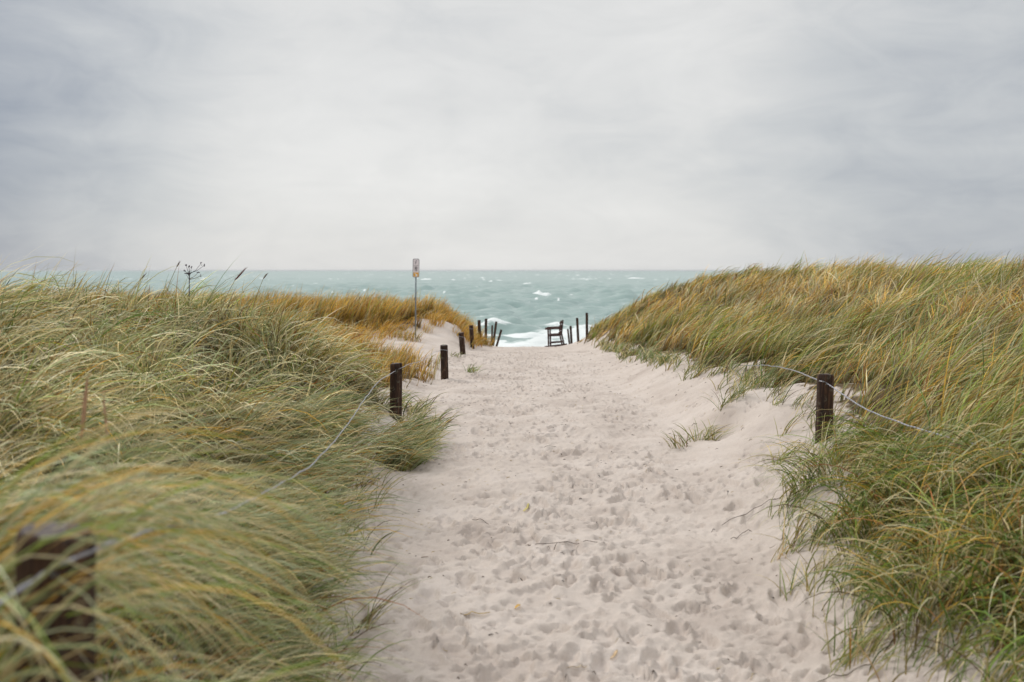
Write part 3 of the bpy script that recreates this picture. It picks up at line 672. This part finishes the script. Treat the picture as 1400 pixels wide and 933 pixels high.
# (top px, top py, base px, Y, radius, loops of wire, label)
POSTS = [
 (76, 724, 78, 1.6, .062, 0, 'thick dark weathered post right beside the camera, half sunk in long grass'),
 (542, 497, 541, 9.7, .060, 0, 'brown post rising from the overhanging left grass, carrying the wire'),
 (607, 472, 608, 16.0, .060, 1, 'upright brown post alone on the sand with pale scratches at its foot'),
 (630.5, 455, 633, 22.0, .059, 1, 'greenish lichened post leaning slightly left, between two brown posts'),
 (644, 445, 646, 29.0, .058, 1, 'dark post at the end of the bare sand face'),
 (655, 438, 656, 35.5, .056, 0, 'far post with a golden tuft at its foot, left of the sea gap'),
 (664.5, 436, 664, 41.0, .058, 0, 'tallest post of the far left cluster, standing straight before the sea'),
 (673, 445, 672.5, 50.0, .048, 0, 'thinnest post of the far left cluster, straight and mostly below the rise'),
 (678.5, 440, 674.5, 46.0, .055, 0, 'far post tilting right just behind the thin straight one'),
 (685.5, 451, 679, 48.0, .052, 0, 'last and most tilted post of the far left cluster'),
 (776.2, 450, 778.5, 47.0, .040, 0, 'thin greyish tilted post directly right of the chair'),
 (780, 446, 781.5, 44.0, .050, 0, 'short reddish brown post pressed against the thin grey one by the chair'),
 (789, 435, 790.5, 40.0, .050, 0, 'slim dark post between the chair and the golden grass of the right dune'),
 (802.3, 428, 802.5, 37.5, .050, 0, 'dark post standing in the tip of the golden grass on the right dune'),
 (947, 468, 947, 16.0, .058, 0, 'post sunk almost to its top in the grass of the right dune'),
 (1129, 512, 1126.5, 7.4, .061, 0, 'dark brown post at the sand bank edge carrying the right wire'),
]
WLOOP = {}
for i, (px, py, bx_, Yd, r, nl, lab) in enumerate(POSTS):
    top = Vector(W(px, py, Yd)); bx = (bx_-700)/F*Yd
    zb = g1(bx, Yd)
    # lean is given over the visible length; keep it when the base is hidden lower down
    vis = {7:470,8:471,9:473,10:470,11:470,12:465,6:471}.get(i)
    if vis:
        zv = CAMZ-(vis-370)/F*Yd
        bx = top.x+(bx-top.x)*(top.z-zb)/max(.05, top.z-zv)
    base = Vector((bx, Yd, zb)); d = top-base; h = max(d.length, .25)
    o = link('fence_post', post_mesh(h, r, i+1), loc=base if d.length > .2 else Vector((bx, Yd, top.z-h)))
    o.rotation_mode = 'QUATERNION'; o.rotation_quaternion = d.normalized().to_track_quat('Z', 'Y') if d.z > .1 else (1,0,0,0)
    tag(o, lab, 'fence post', 'timber posts along the beach path')
    for k in range(nl):
        m = MB(); zz = h-.09
        pts = [((r+.004)*math.cos(a), (r+.004)*math.sin(a), zz+.018*math.sin(a*1+i)) for a in np.linspace(0, 2*math.pi*2.1, 46)]
        m.tube(pts, .004, 6); w = m.build('wire_loop', M_WIRE, o, True)
    POBJ = globals().setdefault('POBJ', {}); POBJ[i] = o
# off-frame post that the right wire runs on to
bx, by = 2.5, 3.5
o = link('fence_post', post_mesh(CAMZ-.70-g1(bx, by), .06, 40), loc=(bx, by, g1(bx, by)))
tag(o, 'dark post buried in tall grass at the near end of the right wire', 'fence post', 'timber posts along the beach path')

def catmull(P, n=14):
    P = [np.array(p, float) for p in P]; P = [2*P[0]-P[1]]+P+[2*P[-1]-P[-2]]; out = []
    for i in range(1, len(P)-2):
        for t in np.linspace(0, 1, n, endpoint=False):
            a, b, c, d = P[i-1:i+3]
            out.append(.5*((2*b)+(-a+c)*t+(2*a-5*b+4*c-d)*t*t+(-a+3*b-3*c+d)*t**3))
    out.append(P[-2]); return np.array(out)
def wire(ctrl, lab, rad=.0021):
    C = catmull(ctrl, 60); L = np.concatenate([[0], np.cumsum(np.linalg.norm(np.diff(C, axis=0), axis=1))])
    n = int(L[-1]/.02); t = np.linspace(0, L[-1], n); C = np.stack([np.interp(t, L, C[:,k]) for k in range(3)], -1)
    C[:,2] += .004*perlin(t*6, t*0+3, 8)+.004*perlin(t*2, t*0, 9)
    T = np.gradient(C, axis=0); T /= np.linalg.norm(T, axis=1)[:,None]
    S = np.cross(T, [0,0,1.]); S /= np.linalg.norm(S, axis=1)[:,None]; B = np.cross(S, T)
    m = MB()
    for ph in (0, math.pi):            # two strands twisted together
        a = t*2*math.pi/.09+ph
        m.tube(C+rad*.8*(np.cos(a)[:,None]*S+np.sin(a)[:,None]*B), rad*.85, 6)
    o = m.build('fence_wire', M_WIRE, None, True)
    tag(o, lab, 'wire', 'twisted wires of the path fence'); return o
wire([(-.97,.9,CAMZ-.62), W(20,812,1.42), W(70,781,1.525), W(120,757,1.56), W(200,728,1.95), W(300,704,2.6), W(405,650,3.75), W(430,632,4.3), W(460,600,5.0), W(480,573,5.7), W(502,541,6.7), W(520,520,7.7), W(540,508,9.58), W(549,503,9.66), W(560,498,11), W(577,493,12.6), W(590,484,14.3), W(602,479,15.92)], 'sagging twisted wire running from the near left post over the grass')
wire([W(950,474,15.9), W(972,494,14), W(1010,500,12), W(1050,500,10), W(1088,508,8.6), W(1120,521,7.38), W(1132,526,7.32), W(1180,557,6.6), W(1240,582,5.9), W(1290,597,5.45), W(1330,607,5.1), (2.44,4.2,CAMZ-.83), (2.44,3.45,CAMZ-.78)], 'sagging twisted grey wire fixed to the right post', .0036)

bpy.context.view_layer.update()
for i, P in ((0, W(74,779,1.53)), (1, W(541,507,9.635)), (15, W(1129,524.5,7.335))):    # staples over the wire
    m = MB(); p = np.array(P); t = np.linspace(0, math.pi, 9)
    m.tube([p+[0,.022,-.011]]+[p+[0,-.004-.006*math.sin(a),-.009*math.cos(a)] for a in t]+[p+[0,.022,.011]], .0017, 6)
    st = m.build('staple', M_STEEL, POBJ[i], True); st.matrix_parent_inverse = POBJ[i].matrix_world.inverted()
# ------------------------------------------------------------------ bench at the end of the path
def bench():
    Yb = 43.0; s = Yb/F; x0 = (750.6-700)*s
    zb = CAMZ-(474.2-370)*s
    root = bpy.data.objects.new('wooden_chair', None); COL.objects.link(root)
    root.location = (x0, Yb, zb); root.rotation_euler = (0, R(-1.5), R(-10))
    tag(root, 'dark wooden armchair facing left in the gap before the sea', 'chair')
    LN = .62
    for yy in (0, LN):
        f = MB(); f.bar((-.012,yy,.0-.25), (-.022,yy,.76), .075, .06); f.build('leg', M_BENCH, root)
        f = MB(); f.bar((.64,yy,-.25+.0), (.485,yy,.50), .075, .06); f.build('leg', M_BENCH, root)
        f = MB(); f.bar((.475,yy,.46), (.56,yy,1.12), .065, .055); f.build('back_upright', M_BENCH, root)
        f = MB(); f.bar((-.15,yy,.775), (.50,yy,.80), .045, .09); f.build('armrest', M_BENCH, root)
        f = MB(); f.bar((-.04,yy+.062,.455), (.52,yy+.062,.475), .085, .05); f.build('seat_rail', M_BENCH, root)
        f = MB(); f.bar((.0,yy+.06,.15), (.58,yy+.06,.185), .055, .045); f.build('stretcher', M_BENCH, root)
        f = MB(); f.bar((-.27,yy-.06,-.045), (.72,yy-.06,.06), .05, .06); f.build('foot_rail', M_BENCH, root)
    f = MB()
    for k in range(5): f.box((.03+.1*k, LN/2, .515+.004*k), (.08, LN+.1, .028), None, .004)
    f.build('seat', M_BENCH, root)
    f = MB()
    for k in range(4):
        t = .18+.22*k; f.box((.475+.085*t-.046, LN/2, .46+.66*t), (.022, LN+.08, .09), None, .004)
    f.build('backrest', M_BENCH, root)
bench()

# ------------------------------------------------------------------ sign
def sign():
    Ys = 26.2; x = (568-700)/F*Ys; zb = g1(x, Ys)
    root = bpy.data.objects.new('beach_sign', None); COL.objects.link(root); root.location = (x, Ys, zb); root.rotation_euler = (0, R(.4), R(8))
    tag(root, 'tall narrow rounded notice sign on a grey pole in the golden grass', 'sign')
    ztop = CAMZ+16/F*Ys-zb; w = 9.0/F*Ys; h = 25.5/F*Ys; zc = ztop-h/2
    m = MB(); m.tube([(0,0,-.3),(0,0,ztop-.05)], .021, 14); m.build('pole', M_STEEL, root, True)
    def rrect(w, h, r, y0, y1, z0, x0=0):
        P = []
        for cx, cz, a0 in ((w/2-r, h/2-r, 0), (-w/2+r, h/2-r, 90), (-w/2+r, -h/2+r, 180), (w/2-r, -h/2+r, 270)):
            for k in range(7): a = R(a0+15*k); P.append((cx+r*math.cos(a)+x0, cz+r*math.sin(a)+z0))
        n = len(P); V = [(p[0], y0, p[1]) for p in P]+[(p[0], y1, p[1]) for p in P]
        return V, [tuple(range(n)), tuple(range(2*n-1, n-1, -1))]+[(k, (k+1)%n, n+(k+1)%n, n+k) for k in range(n)]
    m = MB(); m.add(*rrect(w, h, .035, -.026, -.045, zc)); fr = m.build('sign_frame', M_STEEL, root)
    m = MB(); m.add(*rrect(w-.028, h-.028, .024, -.045, -.049, zc)); pn = m.build('sign_panel', mat_plain('sign_face', (.80,.74,.76), .5, 0, 5, .05), root)
    ink = mat_plain('sign_ink', (.05,.045,.055), .5); grey = mat_plain('sign_grey_print', (.25,.23,.26), .5); yel = mat_plain('sign_yellow', (.75,.40,.05), .5)
    white = mat_plain('sign_white', (.8,.8,.8), .5)
    def disc(m, cx, cz, r, y=-.052):
        V = [(cx+r*math.cos(a), y, cz+r*math.sin(a)) for a in np.linspace(0, 2*math.pi, 14, endpoint=False)]; V2 = [(a, -.049, c) for a, b, c in V]
        n = 14; m.add(V+V2, [tuple(range(n))]+[(k, (k+1)%n, n+(k+1)%n, n+k) for k in range(n)])
    def rect(m, cx, cz, ww, hh, y=-.0505): m.box((cx, y, cz), (ww, .003, hh))
    # upper mark: a small flag-like sign, grey strokes
    m = MB(); rect(m, -.018, zc+h*.27, .010, .085); rect(m, .004, zc+h*.31, .036, .012); rect(m, .0, zc+h*.265, .028, .010); disc(m, .006, zc+h*.385, .014); m.build('pictogram', grey, pn)
    m = MB(); rect(m, 0, zc+h*.13, w-.05, .008); m.build('divider', grey, pn)
    # two standing figures
    m = MB()
    for sx in (-1, 1):
        disc(m, sx*.020, zc+h*.055, .0135); rect(m, sx*.020, zc-h*.025, .022, .05); rect(m, sx*.020-.006, zc-h*.12, .007, .06); rect(m, sx*.020+.006, zc-h*.12, .007, .06)
    m.build('pictogram', ink, pn)
    m = MB(); rect(m, 0, zc-h*.345, w-.04, h*.21); m.build('yellow_band', yel, pn)
    m = MB(); rect(m, .012, zc-h*.37, .045, h*.10, -.0535); rect(m, -.022, zc-h*.30, .03, .012, -.0535); m.build('band_print', white, pn)
    m = MB()
    for zz in (zc+h*.25, zc-h*.25):
        m.tube([(.023*math.cos(a), .023*math.sin(a), zz) for a in np.linspace(0, 2*math.pi, 20)], .004, 6)
    m.box((0, -.023, zc), (.03, .008, h*.6)); m.build('clamp', M_STEEL, root)
sign()

# ------------------------------------------------------------------ seed heads and the dead umbel on the crest
def seed_head(px, py, Yd, hgt, plume, lean, col, lab, w=.008):
    x, y, z = W(px, py, Yd); bx = x-lean*hgt*.6; zb = g1(bx, y)
    h = z-zb; root = None
    st = catmull([(bx, y, zb-.02), (bx+(x-bx)*.25, y, zb+h*.5), (x-lean*plume, y, z-plume), (x, y, z)], 8)
    m = MB(); m.tube(st, np.linspace(.0035, .0015, len(st)), 5, c=(.30,.26,.12)); root = m.build('seed_head', M_TINT, None, True, tint=True)
    m = MB(); rs = np.random.default_rng(int(px))
    t = np.linspace(0, 1, 9); ax = np.array([x-lean*plume, y, z-plume])[None]*(1-t[:,None])+np.array([x, y, z])[None]*t[:,None]
    m.tube(ax, w*np.array([.2,.7,.95,1,1,.9,.75,.5,.12]), 7, c=col)
    for k in range(60):
        t_ = rs.random(); p = ax[0]*(1-t_)+ax[-1]*t_; a = rs.uniform(0, 6.28); d = np.array([lean*.6+.3*math.cos(a), .5*math.sin(a), 1.0]); d /= np.linalg.norm(d)
        m.tube([p, p+d*w*1.2+np.array([math.cos(a), math.sin(a), 0])*w*.8, p+d*w*2.8+np.array([math.cos(a), math.sin(a), 0])*w*1.1], [w*.13, w*.1, w*.03], 3, c=tuple(np.array(col)*rs.uniform(.7,1.3)))
    m.build('plume', M_TINT, root, True, tint=True)
    tag(root, lab, 'seed head', 'marram seed heads above the left grass'); return root
seed_head(120, 512, 3.05, .5, .20, .10, (.42,.25,.14), 'rusty upright plume in the middle of the near left grass', .0062)
seed_head(141, 540, 3.1, .4, .16, -.1, (.40,.25,.14), 'paler shorter plume right of the rusty one in the near left grass', .0045)
seed_head(336, 367, 8.2, .5, .10, .9, (.16,.06,.05), 'dark red plume tilting right against the sea', .007)
seed_head(246, 358, 9.0, .5, .05, .6, (.14,.09,.08), 'small bent plume left of the dead branching flower stalk', .005)
seed_head(366, 374, 8.6, .4, .05, .8, (.16,.10,.08), 'faint small plume where the golden grass begins on the skyline', .0045)
seed_head(200, 374, 8.6, .4, .06, .9, (.16,.10,.08), 'low bent plume on the skyline at the left of the sea', .0045)
def umbel():
    Yd = 9.0; x, y, z = W(259, 354, Yd); zb = g1(x, y); rs = np.random.default_rng(4)
    m = MB(); zt = CAMZ-(372-370)/F*Yd
    m.tube([(x-.01, y, zb-.02), (x-.004, y, (zb+zt)/2), (x, y, zt)], [.006,.005,.004], 6, c=(.07,.055,.06)); root = m.build('dead_flower', M_TINT, None, True, tint=True)
    tag(root, 'dark dead branching flower stalk standing on the left skyline', 'plant')
    m = MB(); tips = []
    for k in range(11):
        a = rs.uniform(0, 6.28); s = rs.uniform(.04, .11); b = zt-rs.uniform(0, .07); e = np.array([x+.02+math.cos(a)*s*.95+.02, y+math.sin(a)*s*.5, b+rs.uniform(.03,.10)])
        m.tube([(x, y, b), ((x+e[0])/2+.004, (y+e[1])/2, b+(e[2]-b)*.35), tuple(e)], [.0028,.002,.0014], 4, c=(.07,.06,.07)); tips.append(e)
    m.build('branch', M_TINT, root, True, tint=True)
    for e in tips:
        m = MB()
        for k in range(4):
            p = e+rs.normal(0, .005, 3); r = rs.uniform(.0035,.006)
            m.tube([p-[0,0,r], p-[0,0,r*.3], p+[0,0,r*.5], p+[0,0,r]], [r*.3,r,r*.9,r*.2], 6, c=(.09,.07,.09))
        m.build('seed_cluster', M_TINT, root, True, tint=True)
    
umbel()

# ------------------------------------------------------------------ strewn bits
r5 = np.random.default_rng(77)
m = MB()
for k in range(1000):
    yy = 2.8+r5.random()**1.6*24; xx = r5.uniform(-1.3, 2.6)
    if float(cover(np.array([xx]), np.array([yy]))[0]) > .4: continue
    ln = r5.uniform(.004, .02)*(1+yy*.05)*(2 if r5.random() < .07 else 1); a = r5.uniform(-.7, .7)+(math.pi if r5.random() < .5 else 0); z0 = g1(xx, yy)+.002
    dx, dy = math.cos(a)*ln, math.sin(a)*ln; c = [(.10,.07,.05),(.16,.11,.07),(.06,.045,.035),(.50,.38,.2),(.62,.52,.33)][r5.integers(5)]
    r = r5.uniform(.0008, .0020)*(1+yy*.06)
    m.tube([(xx,yy,z0),(xx+dx/2,yy+dy/2,max(z0, g1(xx+dx/2, yy+dy/2))+.003),(xx+dx,yy+dy,g1(xx+dx,yy+dy)+.002)], [r,r,r*.5], 4, c=c)
tag(m.build('debris', M_TINT, None, True, tint=True), 'dark and straw coloured bits of plant debris scattered over the sandy path', 'debris', kind='stuff')
def scrap(name, px, py, ang, ln, wd, col, lab, cat, lift=.012):
    Yd = 1.6*F/(py-370)
    for _ in range(6): Yd = (CAMZ-g1((px-700)/F*Yd, Yd))*F/(py-370)
    x = (px-700)/F*Yd; a = R(ang); V = []; n = 9
    for k in range(n):
        t = k/(n-1)-.5; cx = x+math.cos(a)*ln*t-math.sin(a)*ln*.18*(t*t*4-.5)*.5; cy = Yd+math.sin(a)*ln*t; ww = wd*(1-(abs(t)*2)**2.5)+.0006
        z = g1(cx, cy)+lift*(.6+math.cos(t*3.1)*.6)
        nx_, ny_ = -math.sin(a), math.cos(a)
        V += [(cx+nx_*ww, cy+ny_*ww, z), (cx, cy, z-.0015), (cx-nx_*ww, cy-ny_*ww, z+.001), (cx, cy, z-.003)]
    Fs = [(4*k+j, 4*k+(j+1)%4, 4*k+4+(j+1)%4, 4*k+4+j) for k in range(n-1) for j in range(4)]+[(0,1,2,3),(4*n-4,4*n-1,4*n-2,4*n-3)]
    m = MB(); m.add(V, Fs, col); tag(m.build(name, M_TINT, None, True, tint=True), lab, cat)
scrap('fallen_leaf', 719, 698, 68, .13, .009, (.55,.46,.16), 'yellow leaf blade lying in the middle of the path', 'leaf')
scrap('fallen_leaf', 708, 832, 60, .05, .009, (.62,.36,.07), 'orange leaf scrap on the sand beside a round heel print', 'leaf')
scrap('fallen_leaf', 650, 842, 12, .14, .005, (.48,.34,.14), 'thin curved dry leaf left of the orange scrap', 'leaf')
scrap('fallen_leaf', 840, 893, 60, .07, .007, (.60,.42,.24), 'tan leaf scrap on the sand at the bottom of the path', 'leaf')
scrap('straw', 790, 912, 38, .11, .0035, (.58,.48,.34), 'pale straw stalk lying at the bottom middle of the path', 'straw')
scrap('twig', 655, 712, -60, .22, .0022, (.10,.07,.05), 'thin dark twig curving across the sand left of the yellow leaf', 'twig')
scrap('twig', 775, 742, 5, .45, .0022, (.14,.10,.08), 'long hair thin stem lying across the middle of the path', 'twig')
scrap('twig', 752, 612, 0, .11, .006, (.07,.05,.04), 'short dark stick on the upper path', 'twig')
scrap('twig', 1030, 706, 12, .42, .0024, (.09,.065,.05), 'long dark bent twig on the sand bank at the right', 'twig')
scrap('twig', 995, 678, 80, .09, .003, (.05,.04,.035), 'small upright dark twig stuck in the right sand bank', 'twig', .03)
scrap('twig', 1015, 732, 20, .16, .003, (.12,.09,.07), 'forked dry twig half buried below the long bent one', 'twig')
scrap('twig', 1150, 925, -25, .22, .003, (.12,.10,.06), 'brown twig at the bottom of the right grass', 'twig')

# ------------------------------------------------------------------ sky and light
SUN_EL, SUN_AZ = 38, -50            # sun behind thick cloud, high on the left ahead
w = bpy.data.worlds.new('World'); scene.world = w; w.use_nodes = True
nt = w.node_tree; nt.nodes.clear(); L = nt.links.new
def N(t, **k):
    n = nt.nodes.new(t)
    for a, b in k.items():
        if a.startswith('i_'):
            key = a[2:]; key = int(key) if key.isdigit() else key.replace('_', ' '); n.inputs[key].default_value = b
        else: setattr(n, a, b)
    return n
out = N('ShaderNodeOutputWorld'); bg = N('ShaderNodeBackground', i_Strength=.1)
sky = N('ShaderNodeTexSky', sky_type='NISHITA', sun_disc=False, sun_elevation=R(SUN_EL), sun_rotation=R(SUN_AZ))
tc = N('ShaderNodeTexCoord'); nrm = N('ShaderNodeVectorMath', operation='NORMALIZE'); L(tc.outputs['Generated'], nrm.inputs[0])
sep = N('ShaderNodeSeparateXYZ'); L(nrm.outputs[0], sep.inputs[0])
def M(op, a, b=None, c=None):
    n = N('ShaderNodeMath', operation=op)
    for i, v in enumerate((a, b, c)):
        if v is None: continue
        if hasattr(v, 'links'): L(v, n.inputs[i])
        else: n.inputs[i].default_value = v
    return n.outputs[0]
mp = N('ShaderNodeMapping'); mp.inputs['Scale'].default_value = (1.5, 1.5, 5.5); mp.inputs['Location'].default_value = (.4, .1, .3); mp.inputs['Rotation'].default_value = (0, R(-7), 0)
L(nrm.outputs[0], mp.inputs[0])
n1 = N('ShaderNodeTexNoise', i_Scale=1.7, i_Detail=5.0, i_Roughness=.5, i_Distortion=.35); L(mp.outputs[0], n1.inputs[0])
mp2 = N('ShaderNodeMapping'); mp2.inputs['Scale'].default_value = (3, 3, 15); mp2.inputs['Rotation'].default_value = (0, R(9), 0); L(nrm.outputs[0], mp2.inputs[0])
n2 = N('ShaderNodeTexNoise', i_Scale=2.0, i_Detail=4.0, i_Roughness=.5, i_Distortion=.6); L(mp2.outputs[0], n2.inputs[0])
def lobe(az, el, inner, outer):      # a cloud mass around one direction of the sky
    d = Vector((math.sin(R(az))*math.cos(R(el)), math.cos(R(az))*math.cos(R(el)), math.sin(R(el))))
    dt = N('ShaderNodeVectorMath', operation='DOT_PRODUCT'); L(nrm.outputs[0], dt.inputs[0]); dt.inputs[1].default_value = d
    mr = N('ShaderNodeMapRange', interpolation_type='SMOOTHSTEP'); mr.inputs[1].default_value = math.cos(R(outer)); mr.inputs[2].default_value = math.cos(R(inner)); L(dt.outputs['Value'], mr.inputs[0]); return mr.outputs[0]
v = M('MULTIPLY_ADD', n1.outputs[0], .75, .40-.375)
v = M('MULTIPLY_ADD', n2.outputs[0], .15, M('SUBTRACT', v, .075))
mp3 = N('ShaderNodeMapping'); mp3.inputs['Scale'].default_value = (6, 6, 14); mp3.inputs['Rotation'].default_value = (0, R(22), 0); L(nrm.outputs[0], mp3.inputs[0])
n3 = N('ShaderNodeTexNoise', i_Scale=1.6, i_Detail=7.0, i_Roughness=.62, i_Distortion=.9); L(mp3.outputs[0], n3.inputs[0])
v = M('MULTIPLY_ADD', n3.outputs[0], .42, M('SUBTRACT', v, .18))
v = M('MULTIPLY_ADD', lobe(-6, 8, 0, 30), .40, v)        # thin bright cloud
v = M('MULTIPLY_ADD', lobe(-31, 12, 0, 20), -.47, v)     # dark mass high on the left
v = M('MULTIPLY_ADD', lobe(-30, 1, 0, 15), -.15, v)
v = M('MULTIPLY_ADD', lobe(6, 9, 0, 6), -.08, v)
v = M('MULTIPLY_ADD', lobe(30, 6, 0, 22), -.15, v)
cr = N('ShaderNodeValToRGB'); e = cr.color_ramp
e.elements[0].position = 0; e.elements[0].color = (.33,.365,.425,1); e.elements[1].position = 1; e.elements[1].color = (.85,.845,.83,1)
q = e.elements.new(.4); q.color = (.58,.60,.617,1); q = e.elements.new(.7); q.color = (.74,.742,.735,1)
L(v, cr.inputs[0])
zen = N('ShaderNodeMapRange', interpolation_type='SMOOTHSTEP'); zen.inputs[1].default_value = .27; zen.inputs[2].default_value = .85; zen.inputs[3].default_value = 1.0; zen.inputs[4].default_value = 1.95
L(sep.outputs[2], zen.inputs[0])
sc = N('ShaderNodeVectorMath', operation='SCALE'); L(cr.outputs[0], sc.inputs[0]); L(M('MULTIPLY', zen.outputs[0], 10.0), sc.inputs['Scale'])
mx = N('ShaderNodeMix', data_type='RGBA'); mx.inputs[0].default_value = .95; L(sky.outputs[0], mx.inputs[6]); L(sc.outputs[0], mx.inputs[7])
L(mx.outputs[2], bg.inputs[0]); L(bg.outputs[0], out.inputs[0])
sl = bpy.data.lights.new('sun', 'SUN'); sl.energy = 1.5; sl.angle = R(10); sl.color = (1,.96,.9)
so = bpy.data.objects.new('sun', sl); COL.objects.link(so)
sd = Vector((math.sin(R(SUN_AZ))*math.cos(R(SUN_EL)), math.cos(R(SUN_AZ))*math.cos(R(SUN_EL)), math.sin(R(SUN_EL))))
so.rotation_euler = sd.to_track_quat('Z', 'Y').to_euler()

# ------------------------------------------------------------------ sea air
hm, hnt, HN, HL, hout = new_mat('haze'); pv = HN('ShaderNodeVolumePrincipled'); pv.inputs['Color'].default_value = (.92,.94,.96,1); pv.inputs['Density'].default_value = 5e-5; pv.inputs['Anisotropy'].default_value = .2
HL(pv.outputs[0], hout.inputs['Volume'])
m = MB(); m.box((0, 12900, -2), (340000, 26600, 22)); tag(m.build('haze', hm), None, None, kind='stuff')
# ------------------------------------------------------------------ camera
cd = bpy.data.cameras.new('camera'); cam = bpy.data.objects.new('camera', cd); COL.objects.link(cam); scene.camera = cam
cam.location = (0, 0, CAMZ); cam.rotation_euler = (R(90), 0, 0)
cd.sensor_width = 36; cd.lens = 36*F/1400; cd.shift_y = -96.5/1400
cd.clip_start = .05; cd.clip_end = 60000
cd.dof.use_dof = True; cd.dof.focus_distance = 9.5; cd.dof.aperture_fstop = 2.8
scene.view_settings.view_transform = 'Standard'; scene.view_settings.look = 'None'; scene.view_settings.gamma = 1; scene.view_settings.exposure = 0
scene.cycles.max_bounces = 6; scene.cycles.diffuse_bounces = 3; scene.cycles.transmission_bounces = 4; scene.cycles.transparent_max_bounces = 4
